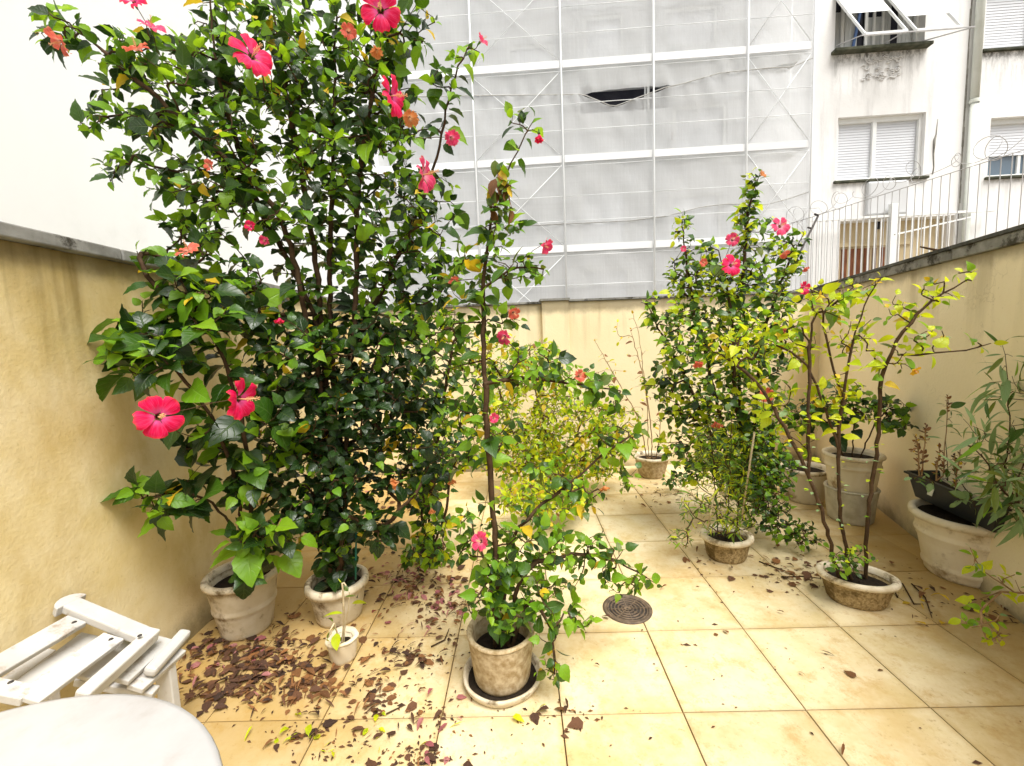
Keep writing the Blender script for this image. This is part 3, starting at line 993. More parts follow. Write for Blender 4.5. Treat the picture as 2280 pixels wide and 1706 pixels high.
c = MB()
A_, B_ = cp(770, 130), cp(1650, 500)
d_ = (B_ - A_).normalized()
c.bar(A_ - d_ * .01, B_, .062, .034, pn)
c.build('top_rail', M['white_paint'], ch, bevel=.006)
c = MB()
n_ = d_.cross(pn)
v = []
for k in range(14):
    a = math.pi * (.5 + k / 13)
    v.append(A_ + d_ * .045 * math.cos(a) - n_ * .052 * math.sin(a) + d_ * .012)
c.add([q + pn * .019 for q in v] + [q - pn * .019 for q in v], [tuple(range(14)), tuple(range(14, 28))[::-1]] + [(i, 14 + i, 14 + (i + 1) % 14, (i + 1) % 14) for i in range(14)])
c.build('rail_end', M['white_paint'], ch, bevel=.004)
plank((-260, 960), (860, 310), .080, .020, .012, 'back_slat')
plank((290, 1210), (1270, 500), .080, .020, .012, 'back_slat')
plank((900, 1190), (1720, 450), .046, .050, .005, 'stile', bev=.007)
plank((-380, 1010), (330, 1150), .055, .03, .018, 'lower_rail')
plank((230, 1080), (1010, 480), .07, .018, .10, 'seat_slat')
plank((900, 950), (1420, 560), .066, .018, .085, 'seat_slat')
plank((1330, 990), (1850, 520), .064, .020, .07, 'seat_slat')
plank((1500, 1080), (2000, 640), .06, .022, .10, 'seat_slat')
plank((1120, 1010), (1640, 600), .05, .016, .11, 'seat_slat')
plank((60, 1010), (560, 640), .045, .016, .13, 'seat_slat')
for q_ in ((830, 330), (1240, 520), (1560, 480), (120, 1000)):
    b_ = cp(*q_, -.032)
    MB().lathe([(0, .004), (.006, .003), (.008, 0)], 10, b_).build('screw_head', M['iron'], ch)
plank((870, 960), (1740, 1120), .04, .03, .14, 'seat_rail')
plank((1180, 690), (1820, 830), .04, .03, .14, 'seat_rail')
plank((1660, 900), (2075, 440), .046, .036, .06, 'arm', bev=.012)
plank((1250, 330), (1340, 270), .05, .03, .06, 'rear_stile', bev=.012)
lg_ = gz(367, 1482, .34) - Vector((-1.45, 1.4, 0))
MB().bar(lg_, (lg_.x, lg_.y, .002), .062, .034, (0, 1, 0)).build('leg', M['white_paint'], ch, bevel=.004)
lg2 = cp(1290, 300, .08)
MB().bar(lg2, (lg2.x + .03, lg2.y - .05, .002), .05, .034, (0, 1, 0)).build('leg', M['white_paint'], ch, bevel=.004)
lg3 = cp(520, 900, .14)
MB().bar(lg3, (lg3.x, lg3.y - .02, .002), .05, .034, (0, 1, 0)).build('leg', M['white_paint'], ch, bevel=.004)

# ================================================================== POTS
def pot(name, label, loc, rt, rb, h, mat, rim=None, rw=.022, rh=.03, sx=1, sy=1, rz=0, bands=(), soil=.04, wob=.004, group=None, cat='plant pot'):
    """a thrown pot: outer wall, thick lip, inner wall, soil"""
    prof = [(0, .0), (rb * .94, .0), (rb, .012)]
    zz = np.linspace(.02, h - rh, 26)
    for z in zz:
        r_ = rb + (rt - rb) * (z / h) ** .9
        for (bz, bw) in bands:
            if abs(z / h - bz) < .035:
                r_ += bw
        prof.append((r_, z))
    prof += [(rt - .004, h - rh), (rt - .022, h - rh + .001), (rt - .03, h - soil - .05), (rb * .7, .03), (0, .03)]
    o = MB().lathe(prof, 48, sx=sx, sy=sy, wob=wob).build(name, mat, None, loc)
    o.rotation_euler = (0, 0, rz)
    tag(o, label, cat, group)
    if rim is not None:
        MB().lathe([(rt - .021, h - rh), (rt + rw * .5, h - rh + .003), (rt + rw * .62, h - rh * .5), (rt + rw * .5, h - .004), (rt, h + .003), (rt - .018, h - .002), (rt - .024, h - rh)],
                   48, sx=sx, sy=sy, wob=wob * 1.3).build('rim', rim, o)
    v = MB()
    ring = [(0, h - soil + .012)] + [((rt - .025) * q, h - soil + .010 * math.sin(q * 9 + rt * 50)) for q in (.3, .6, .85, 1.0)]
    v.lathe(ring, 30, sx=sx, sy=sy, wob=.01).build('soil', M['soil'], o)
    return o


PG = 'potted plants standing on the patio tiles'
LA, LB, LCp, LD = gz(552, 1398), gz(757, 1372), gz(765, 1468), gz(1119, 1512)
LE, LF, LG = gz(1617, 1240), gz(1905, 1338), gz(2142, 1280)
LI, LJ, LK, LH = gz(1451, 1060), gz(1790, 1112), gz(1893, 1156), Vector((2.93, 2.12, 0))
pot('plant_pot', 'large rounded cream pot next to the left wall under broad leaves', LA, .178, .125, .335, M['pot_white'], M['pot_rim'], bands=((.5, .006),), group=PG, soil=.06)
pot('plant_pot', 'shaded pale pot holding the trunk of the big hibiscus', LB, .16, .12, .235, M['pot_white'], M['pot_rim'], group=PG, rh=.045)
pot('plant_pot', 'small chipped white pot with a withered sprig', LCp, .074, .056, .125, M['pot_plastic'], M['pot_plastic'], rw=.006, rh=.012, group=PG, wob=.03)
pot('plant_pot', 'grey-brown painted pot standing in a round saucer at the centre', LD, .152, .125, .235, M['pot_clay'], M['pot_clay'], rw=.006, rh=.014, group=PG, soil=.085)
sc2 = MB().lathe([(0, .0), (.15, .0), (.172, .012), (.184, .04), (.180, .048), (.168, .043), (.16, .016), (0, .012)], 56, wob=.012).build('plant_saucer', M['pot_rim'], None, LD)
tag(sc2, 'worn off-white round saucer under the pot at the centre', 'saucer')
MB().lathe([(0, .0135), (.158, .017)], 40).build('wet_dirt', M['soil'], sc2)
for o in list(COL.objects):
    if o.get('label', '').startswith('grey-brown painted pot'):
        o.location.z = .0145
pot('plant_pot', 'gritty stone bowl with a white rim holding thin feathery stems', LE, .155, .125, .17, M['pot_stone'], M['pot_rim'], rw=.028, rh=.034, sx=1.0, sy=.92, group=PG)
pot('plant_pot', 'oval stone bowl with a pale rim holding the yellow-leaved hibiscus', LF, .165, .125, .165, M['pot_stone'], M['pot_rim'], rw=.026, rh=.03, sx=1.08, sy=.82, rz=R(-25), group=PG)
GP = pot('plant_pot', 'big banded white plastic pot carrying a black trough', LG, .245, .17, .40, M['pot_plastic'], M['pot_plastic'], rw=.034, rh=.045, bands=((.66, .011), (.60, .005), (.16, .007)), group=PG, wob=.002)
pot('plant_pot', 'stained beige pot of dry twigs against the back wall', LI, .185, .13, .235, M['pot_clay'], M['pot_rim'], group=PG)
pot('plant_pot', 'beige round pot half hidden behind creeper near the right wall', LJ, .19, .15, .31, M['pot_plastic'], M['pot_rim'], rh=.035, group=PG)
pot('plant_pot', 'grey sack-like pot at the bottom of the stack by the right wall', LK, .178, .15, .275, M['pot_grey'], M['pot_grey'], rw=.01, rh=.012, group=PG, wob=.02)
pot('plant_pot', 'ridged cream pot stacked on the grey pot by the right wall', LK + Vector((0, 0, .245)), .19, .15, .31, M['pot_plastic'], M['pot_plastic'], rw=.026, rh=.03, bands=((.7, .010),), group=PG)
pot('plant_pot', 'dark brown pot behind the big white plastic pot', LH, .24, .17, .36, M['pot_brown'], M['pot_brown'], group=PG)
L15 = gz(955, 1240)
pot('plant_pot', 'low dark pot hidden under shrub leaves beyond the big hibiscus', L15, .12, .10, .10, M['pot_brown'], None, group=PG)
L6 = gz(1665, 1105)
pot('plant_pot', 'dark low pot in the thick shade of the back hibiscus', L6, .20, .17, .18, M['pot_brown'], None, group=PG)
L5 = gz(1230, 1062)
pot('plant_pot', 'low brown pot swallowed by the yellow-green bush at the back', L5, .17, .14, .12, M['pot_brown'], None, group=PG)

# black trough with stones and dead succulents resting across the white pot
ZT = .445
TA, TB_ = gz(2022, 1055, ZT + .13), gz(2215, 1128, ZT + .13)
tv = (TB_ - TA)
tv.z = 0
tl = .52
tr_ = empty('planter_trough', (LG.x - .02, LG.y - .03, .412), math.atan2(tv.y, tv.x))
tr_.rotation_euler = (R(0), R(1.5), math.atan2(tv.y, tv.x))
tag(tr_, 'black plastic planting trough lying across the big white pot', 'planting trough')
c = MB()
a, b, hh, th = .30, .125, .15, .008
o_b, o_t = (.84, .80), (1, 1)
for (s1, s2_) in ((1, 0), (0, 1)):
    pass
vb = [(-a * .86, -b * .8, 0), (a * .86, -b * .8, 0), (a * .86, b * .8, 0), (-a * .86, b * .8, 0)]
vt = [(-a, -b, hh), (a, -b, hh), (a, b, hh), (-a, b, hh)]
vi = [(-a + th, -b + th, hh), (a - th, -b + th, hh), (a - th, b - th, hh), (-a + th, b - th, hh)]
vj = [(-a * .86 + th, -b * .8 + th, .01), (a * .86 - th, -b * .8 + th, .01), (a * .86 - th, b * .8 - th, .01), (-a * .86 + th, b * .8 - th, .01)]
c.add(vb + vt + vi + vj, [(3, 2, 1, 0)] + [(i + k * 4, (i + 1) % 4 + k * 4, (i + 1) % 4 + (k + 1) * 4, i + (k + 1) * 4) for k in range(3) for i in range(4)] + [(12, 13, 14, 15)])
c.build('trough_body', M['black_plastic'], tr_, bevel=.006)
c = MB()
for (p_, q_) in (((-a, -b), (a, -b)), ((a, b), (-a, b))):
    c.bar((p_[0] - .01 * np.sign(a), p_[1] * 1.04, hh + .004), (q_[0], q_[1] * 1.04, hh + .004), .022, .012)
for x in (-a, a):
    c.bar((x * 1.02, -b * .93, hh + .0045), (x * 1.02, b * .93, hh + .0045), .02, .012)
c.build('trough_rim', M['black_plastic'], tr_)
MB().box((0, 0, .10), (a * 1.84, b * 1.74, .012)).build('soil', M['soil'], tr_)
MB().box((-.12, -b * .94 - .004, .088), (.035, .003, .05), Matrix.Rotation(R(-13), 3, 'X')).build('paper_tag', M['tag'], tr_)
for k in range(17):
    s_ = rr.uniform(.018, .036)
    bm = bmesh.new()
    bmesh.ops.create_icosphere(bm, subdivisions=1, radius=s_)
    for v_ in bm.verts:
        v_.co *= rr.uniform(.75, 1.15)
        v_.co.z *= .7
    me = bpy.data.meshes.new('stone')
    bm.to_mesh(me)
    bm.free()
    me.materials.append(M['stone'])
    link('stone', me, tr_, (rr.uniform(-.08, a * .85), rr.uniform(-b * .75, b * .75), .113 + s_ * .35))


# ================================================================== PLANTS
def tmpl(shape, fold, curl, teeth, twist=0.0, nseg=6, petiole=.22):
    """one leaf, 1 long, along +x, upper face +z; returns verts, faces, uvs(per vert)"""
    v, uv = [], []
    for i in range(nseg + 1):
        t = i / nseg
        if shape == 'ovate':
            w = .37 * (math.sin(math.pi * t ** .60)) ** .95 * (1 - .25 * t ** 3) if 0 < t < 1 else 0
        elif shape == 'broad':
            w = .40 * (math.sin(math.pi * t ** .66)) ** .8 * (1 - .2 * t ** 3) if 0 < t < 1 else 0
        elif shape == 'lance':
            w = .082 * (math.sin(math.pi * t ** .8)) ** .8 if 0 < t < 1 else 0
        else:                                            # oval
            w = .27 * (math.sin(math.pi * t ** .85)) ** .8 if 0 < t < 1 else 0
        if teeth and i % 2 == 0:
            w *= 1 - teeth
        zc = -curl * t * t
        xc = t * (1 - .25 * curl * t)
        tw = twist * t
        v.append((xc, 0, zc))
        uv.append((t, .5))
        if 0 < i < nseg:
            for s in (1, -1):
                y = s * w * math.cos(fold)
                z = w * math.sin(fold) + s * w * tw
                v.append((xc + (.015 if teeth and i % 2 else 0), y, zc + z + (.018 * math.sin(i * 2.1 + s) if teeth else 0)))
                uv.append((t, .5 + s * .5))
    f = []
    mid = lambda i: 0 if i == 0 else 1 + (i - 1) * 3
    for i in range(nseg):
        a, b = mid(i), mid(i + 1)
        if i == 0:
            f += [(a, b, b + 1), (a, b + 2, b)]
        elif i == nseg - 1:
            f += [(a, b, a + 1), (a, a + 2, b)]
        else:
            f += [(a, b, b + 1), (a, b + 1, a + 1), (a, a + 2, b + 2), (a, b + 2, b)]
    n = len(v)
    if petiole:
        v += [(-petiole, 0, .05 * petiole), (-petiole * .5, .012, 0), (-petiole * .5, -.012, 0), (.02, 0, -.012)]
        uv += [(0, .5)] * 4
        f += [(n, n + 1, n + 3), (n, n + 3, n + 2), (n, n + 2, n + 1), (0, n + 1, n + 2)]
    return np.array(v), f, np.array(uv)


TP = {
    'hib': [tmpl('ovate', .30, .25, .07, 0, 9), tmpl('ovate', .15, .45, .06, .2, 9), tmpl('ovate', .45, .12, .08, -.15, 9), tmpl('ovate', .22, .6, .07, .3, 9)],
    'broad': [tmpl('broad', .25, .30, .05, 0, 10), tmpl('broad', .12, .5, .06, .2, 10), tmpl('broad', .40, .2, .05, -.1, 10)],
    'oval': [tmpl('oval', .22, .25, 0, 0, 5), tmpl('oval', .1, .45, 0, .2, 5)],
    'lance': [tmpl('lance', .2, .35, 0, 0, 6, .08), tmpl('lance', .1, .7, 0, .3, 6, .08), tmpl('lance', .2, .1, 0, -.2, 6, .08)],
}
LEAFMESH = {}


def mesh_from(v, f, uv, mats, name, fm=None, tint=None, smooth=True):
    me = bpy.data.meshes.new(name)
    me.from_pydata([tuple(p) for p in v] if not isinstance(v, np.ndarray) else v.tolist(), [], f)
    for q in mats:
        me.materials.append(q)
    ul = me.uv_layers.new(name='UVMap')
    li = np.empty(len(me.loops), np.int32)
    me.loops.foreach_get('vertex_index', li)
    ul.data.foreach_set('uv', np.asarray(uv)[li].astype(np.float32).ravel())
    if tint is not None:
        at = me.attributes.new('tint', 'FLOAT', 'POINT')
        at.data.foreach_set('value', np.asarray(tint, np.float32))
    if fm is not None:
        me.polygons.foreach_set('material_index', np.asarray(fm, np.int32))
    me.polygons.foreach_set('use_smooth', [smooth] * len(me.polygons))
    me.update()
    return me


def leaf_mesh(kind, k, cls):
    key = (kind, k, cls)
    if key not in LEAFMESH:
        v, f, uv = TP[kind][k]
        LEAFMESH[key] = mesh_from(v, f, uv, [LM[cls]], 'leaf', tint=np.zeros(len(v)))
    return LEAFMESH[key]


def nrm(a):
    return a / (np.linalg.norm(a) + 1e-9)


PLANTS = []
ALL_LEAVES = []                                          # (plant index, pos, dir, normal, size, kind, variant, cls)

# flower parts
def petal_tmpl():
    v, uv, f = [], [], []
    nu, nv = 6, 6
    for i in range(nu + 1):
        t = i / nu
        w = .05 + .43 * math.sin(math.pi * min(1, t * .92) ** 1.05 * .62) ** 1.2 * (1 if t < .85 else 1 - (t - .85) * 1.6)
        for j in range(nv + 1):
            s = j / nv * 2 - 1
            x = .10 + t * .92 - .10 * t * s * s
            y = w * s + .10 * t * t
            z = .36 * t - .40 * t * t + .10 * math.sin(s * 6 + t * 5) * t * t + .03 * math.cos(s * 3) * t + .10 * s * t
            v.append((x, y, z))
            uv.append((t, j / nv))
    for i in range(nu):
        for j in range(nv):
            a = i * (nv + 1) + j
            f.append((a, a + nv + 1, a + nv + 2, a + 1))
    return np.array(v), f, np.array(uv)


PT = petal_tmpl()
PETAL = {k: mesh_from(PT[0], PT[1], PT[2], [m_], 'petal') for k, m_ in PM.items()}
s_ = MB()
s_.tube([(0, 0, -.05), (.01, 0, .3), (.05, 0, .62), (.10, .0, .88)], [.035, .028, .024, .020], 8)
for k in range(34):
    t = rr.uniform(.42, .98)
    a = rr.uniform(0, 6.28)
    q = Vector((.10 * t * t, 0, .88 * t))
    e_ = q + Vector((math.cos(a) * .09, math.sin(a) * .09, .04))
    s_.tube([q, e_], [.006, .006], 4)
    s_.box(e_, (.022, .022, .022))
for k in range(5):
    a = k * 1.257
    s_.tube([(.10, 0, .88), (.11 + .06 * math.cos(a), .06 * math.sin(a), .98)], [.008, .006], 5)
    s_.box((.11 + .065 * math.cos(a), .065 * math.sin(a), .99), (.03, .03, .03))
STAMEN = s_.mesh('stamen', M['stamen'])
s_ = MB().lathe([(0, -.42), (.03, -.40), (.075, -.30), (.10, -.16), (.12, -.02), (.15, .06)], 10)
CALYX = s_.mesh('calyx', M['calyx'])


def orient(z, twist=0.0):
    z = Vector(z).normalized()
    x = Vector((0, 0, 1)).cross(z)
    if x.length < .05:
        x = Vector((1, 0, 0))
    x.normalize()
    y = z.cross(x)
    Mx = Matrix((x, y, z)).transposed().to_4x4()
    return Mx @ Matrix.Rotation(twist, 4, 'Z')


def flower(parent, pos, facing, dia, col, closed=0.0):
    """five overlapping petals, stamen column, calyx; closed 0..1 folds the petals together"""
    o = link('flower', CALYX, parent)
    s = dia * .44
    o.matrix_local = Matrix.Translation(pos - parent.location) @ orient(facing, rr.uniform(0, 6)) @ Matrix.Scale(s, 4)
    for k in range(5):
        q = link('petal', PETAL[col], o)
        tilt = -R(8 + 72 * closed + rr.uniform(-6, 6))
        q.matrix_local = (Matrix.Rotation(k * 2 * math.pi / 5 + rr.uniform(-.08, .08), 4, 'Z') @ Matrix.Rotation(tilt, 4, 'Y')
                          @ Matrix.Scale(rr.uniform(.93, 1.06) * (1 - .15 * closed), 4) @ Matrix.Scale(1 - .45 * closed, 4, (0, 1, 0)))
    q = link('stamen', STAMEN, o)
    q.matrix_local = Matrix.Rotation(rr.uniform(0, 6), 4, 'Z') @ Matrix.Scale(1 if closed < .5 else .75, 4)
    return o


def plant(name, label, cat, stems, blobs, size, kinds, classes, spacing=.034, run=.24, flowers=(), bark='bark',
          rmax=.014, rtip=.0016, droop=.25, up=.6, petiole=.2, extra=(), group=None, tipsize=.55, seed=0, jit=.006, leafup=.9, topyoung=.35, dens=1.0, old=None, thin=None):
    """stems: lists of (px, py, distance); blobs: (px, py, rx, ry, distance, depth radius, tips)"""
    g = np.random.default_rng(100 + seed)
    pos, par, sid = [], [], []
    for si, st in enumerate(stems):
        P = [np.array(q) if len(q) == 3 and isinstance(q, Vector) else np.array(ay(*q)) for q in st]
        out = []
        for i in range(len(P) - 1):
            a, b = P[i], P[i + 1]
            pm = P[i - 1] if i > 0 else a * 2 - b
            pp = P[i + 2] if i + 2 < len(P) else b * 2 - a
            n = max(2, int(np.linalg.norm(b - a) / .05))
            for k in range(n):
                t = k / n
                out.append(.5 * ((2 * a) + (b - pm) * t + (2 * pm - 5 * a + 4 * b - pp) * t * t + (3 * a - pm - 3 * b + pp) * t ** 3))
        out.append(P[-1])
        last = -1
        # a stem may start on an earlier one
        if pos and si > 0:
            d = np.linalg.norm(np.array(pos) - out[0], axis=1)
            if d.min() < .06:
                last = int(d.argmin())
        for k, q in enumerate(out):
            pos.append(q + (g.normal(0, jit * .5, 3) if 0 < k < len(out) - 1 else 0))
            par.append(last)
            sid.append(si)
            last = len(pos) - 1
    tips = []
    children_end = [i for i in range(len(pos)) if i not in set(par)]
    tips += children_end
    T = []
    for (px, py, rx, ry, Y, dY, n) in blobs:
        for _ in range(int(round(n * dens * (thin[1] if thin and py < thin[0] else 1)))):
            while True:
                a = g.uniform(-1, 1, 3)
                if a @ a < 1:
                    break
            a = a / max(1e-6, np.linalg.norm(a)) * np.linalg.norm(a) ** .55
            T.append(np.array(ay(px + a[0] * rx, py + a[1] * ry, Y + a[2] * dY)))
    base = np.array(pos)
    fl_at = []
    if T:
        T = np.array(T)
        dd = np.array([np.linalg.norm(base - q, axis=1).min() for q in T])
        T = T[np.argsort(dd)]
    fl_pts = [np.array(ay(fx, fy, fy_)) for (fx, fy, fy_, *_r) in flowers]
    jobs = [(q, None) for q in T] + [(q, k) for k, q in enumerate(fl_pts)]
    cap = len(pos) + sum(2 + 40 for _ in jobs)
    PA = np.zeros((cap, 3))
    PA[:len(pos)] = pos
    cnt = len(pos)
    for q, fk in jobs:
        c = PA[:cnt]
        dv = c - q
        d = np.sqrt((dv ** 2).sum(1))
        cost = d + .9 * np.maximum(0, dv[:, 2]) * up + .12 * np.maximum(0, .10 - d)
        i = int(cost.argmin())
        a = c[i].copy()
        pd = nrm(a - c[par[i]]) if par[i] >= 0 else np.array([0, 0, 1.0])
        L = d[i]
        if L < .02 and fk is None:
            tips.append(i)
            continue
        ctrl = a + pd * L * .30 + np.array([0, 0, .10 * L]) + g.normal(0, .05 * L, 3)
        n = min(38, max(2, int(L / .045)))
        last = i
        for k in range(1, n + 1):
            t = k / n
            w = (1 - t) ** 2 * a + 2 * t * (1 - t) * ctrl + t * t * q
            if k < n:
                w = w + g.normal(0, jit * .5, 3)
            PA[cnt] = w
            par.append(last)
            sid.append(sid[last])
            last = cnt
            cnt += 1
        if fk is None:
            tips.append(last)
        else:
            fl_at.append((last, fk))
    PA = PA[:cnt]
    par = np.array(par)
    sid = np.array(sid)
    nt_ = np.zeros(cnt)
    for t_ in tips + [a for a, _ in fl_at]:
        nt_[t_] += 1
    for i in range(cnt - 1, -1, -1):
        pass
    order = range(cnt - 1, -1, -1)
    for i in order:
        if par[i] >= 0:
            nt_[par[i]] += nt_[i]
    rad = np.minimum(rmax, rtip * np.maximum(1, nt_) ** .44)
    root = empty(name, (float(PA[0][0]), float(PA[0][1]), float(max(0, PA[0][2]))))
    tag(root, label, cat, group)
    off = np.array(root.location)
    for si in range(len(stems)):
        idx = np.where((sid == si) & (par >= 0))[0]
        if not len(idx):
            continue
        A_, B_ = PA[par[idx]], PA[idx]
        ra, rb_ = rad[par[idx]], rad[idx]
        ra = np.minimum(ra, rb_ * 1.8)
        D = B_ - A_
        D /= np.linalg.norm(D, axis=1)[:, None] + 1e-9
        X = np.cross(D, np.array([.31, .17, .93]))
        X /= np.linalg.norm(X, axis=1)[:, None] + 1e-9
        Yv = np.cross(D, X)
        n = 6
        vs = []
        for ring, rr_ in ((A_ - D * .002, ra), (B_ + D * .002, rb_)):
            for k in range(n):
                c_, s_2 = math.cos(2 * math.pi * k / n), math.sin(2 * math.pi * k / n)
                vs.append(ring + (X * c_ + Yv * s_2) * rr_[:, None])
        V = np.stack(vs, 1).reshape(-1, 3) - off
        fs = []
        for s0 in range(len(idx)):
            b0 = s0 * 2 * n
            fs += [(b0 + k, b0 + (k + 1) % n, b0 + n + (k + 1) % n, b0 + n + k) for k in range(n)]
        me = bpy.data.meshes.new('stem')
        me.from_pydata(V.tolist(), [], fs)
        me.polygons.foreach_set('use_smooth', [True] * len(fs))
        me.materials.append(M[bark])
        link('stem', me, root)
    # leaves
    pi = len(PLANTS)
    PLANTS.append(root)
    cl, cw = zip(*classes.items())
    cw = np.array(cw, float)
    cw /= cw.sum()
    zmin, zmax = PA[:, 2].min(), PA[:, 2].max()
    seen = set()
    for t_ in tips:
        i, L, ang, nxt = t_, 0.0, g.uniform(0, 6.28), .0
        first = True
        while i >= 0 and par[i] >= 0 and L < run:
            if i in seen:
                break
            seen.add(i)
            a, b = PA[i], PA[par[i]]
            seg = np.linalg.norm(a - b)
            td = nrm(a - b)
            while nxt < seg:
                q = a + (b - a) * (nxt / max(seg, 1e-6))
                ang += 2.4 + g.normal(0, .25)
                x = np.cross(td, [.2, .1, .97])
                x = nrm(x)
                y = np.cross(td, x)
                sidev = x * math.cos(ang) + y * math.sin(ang)
                frac = min(1, (L + nxt) / (run * .7))
                dirv = nrm(td * (.75 - .45 * frac) + sidev * (.55 + .35 * frac) + np.array([0, 0, .12 - droop * (.4 + frac)]) + g.normal(0, .14, 3))
                up_ = np.array([0, 0, leafup * .75]) + td * .45 + g.normal(0, .42, 3) + np.array([.06, -.40, 0])
                nv = nrm(up_ - dirv * (up_ @ dirv))
                sz = size * (tipsize + (1 - tipsize) * frac) * float(np.clip(math.exp(g.normal(-.06, .28)), .45, 1.7))
                cw2 = cw
                cls = str(g.choice(cl, p=cw2))
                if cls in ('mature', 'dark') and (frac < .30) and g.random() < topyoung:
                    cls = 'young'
                if old and cls in ('mature', 'young') and g.random() < old[1] * min(1, max(0, (old[0] - q[2]) / .5)):  # older lower leaves darker, with the crown's shade put into their colour
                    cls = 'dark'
                kd = kinds[int(g.integers(len(kinds)))]
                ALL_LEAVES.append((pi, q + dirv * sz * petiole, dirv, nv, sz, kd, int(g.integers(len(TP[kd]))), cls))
                nxt += spacing * g.uniform(.6, 1.5)
            nxt -= seg
            L += seg
            i = par[i]
    for (q, k) in fl_at:
        fx, fy, fY, dpx, col, facing, closed = flowers[k]
        flower(root, Vector(PA[q]), facing, dpx * fY / F, col, closed)
    bpy.context.view_layer.update()
    return root


def finish_leaves():
    """the 300 leaves of each plant that show largest become objects, the rest one mesh per plant"""
    n = len(ALL_LEAVES)
    P = np.array([l[1] for l in ALL_LEAVES])
    D = np.array([l[2] for l in ALL_LEAVES])
    Nn = np.array([l[3] for l in ALL_LEAVES])
    S = np.array([l[4] for l in ALL_LEAVES])
    pid = np.array([l[0] for l in ALL_LEAVES])
    cx, cy, dep = to_px(P + D * S[:, None] * .5)
    view = P - np.array([0, 0, EYE])
    view /= np.linalg.norm(view, axis=1)[:, None]
    spx = S / dep * F * (.35 + .65 * np.abs((Nn * view).sum(1)))
    inside = (cx > -10) & (cx < 2290) & (cy > -10) & (cy < 1716)
    front = np.zeros(n, bool)
    best = {}
    for i in np.argsort(dep):
        if not inside[i]:
            continue
        key = (int(cx[i] // 12), int(cy[i] // 12))
        if key not in best:
            best[key] = i
            front[i] = True
    score = spx * (1 + .8 * front) * inside
    single = np.zeros(n, bool)
    for k in range(len(PLANTS)):
        idx = np.where((pid == k) & inside & (spx > 17))[0]
        idx = idx[np.argsort(-score[idx])][:298]
        single[idx] = True
    Y = np.cross(Nn, D)
    cnt = 0
    for k, root in enumerate(PLANTS):
        idx = np.where(pid == k)[0]
        off = np.array(root.location)
        vs, fs, us, ti, fm, nb_ = [], [], [], [], [], 0
        cls_list = sorted({ALL_LEAVES[i][7] for i in idx})
        for i in idx:
            _, q, d, nv, s, kd, vr, cls = ALL_LEAVES[i]
            y = Y[i]
            if single[i]:
                o = bpy.data.objects.new('leaf', leaf_mesh(kd, vr, cls))
                COL.objects.link(o)
                o.parent = root
                p_ = q - off
                o.matrix_local = Matrix(((d[0] * s, y[0] * s, nv[0] * s, p_[0]), (d[1] * s, y[1] * s, nv[1] * s, p_[1]), (d[2] * s, y[2] * s, nv[2] * s, p_[2]), (0, 0, 0, 1)))
                cnt += 1
                continue
            v, f, uv = TP[kd][vr]
            vs.append((v[:, :1] * d + v[:, 1:2] * y + v[:, 2:3] * nv) * s + (q - off))
            fs += [tuple(a + nb_ for a in q_) for q_ in f]
            us.append(uv)
            ti.append(np.full(len(v), rng.random()))
            fm += [cls_list.index(cls)] * len(f)
            nb_ += len(v)
        if vs:
            me = mesh_from(np.concatenate(vs), fs, np.concatenate(us), [LM[c] for c in cls_list], 'foliage', fm, np.concatenate(ti))
            tag(link('foliage', me, root), kind='stuff')
    print('leaves', n, 'single', cnt)

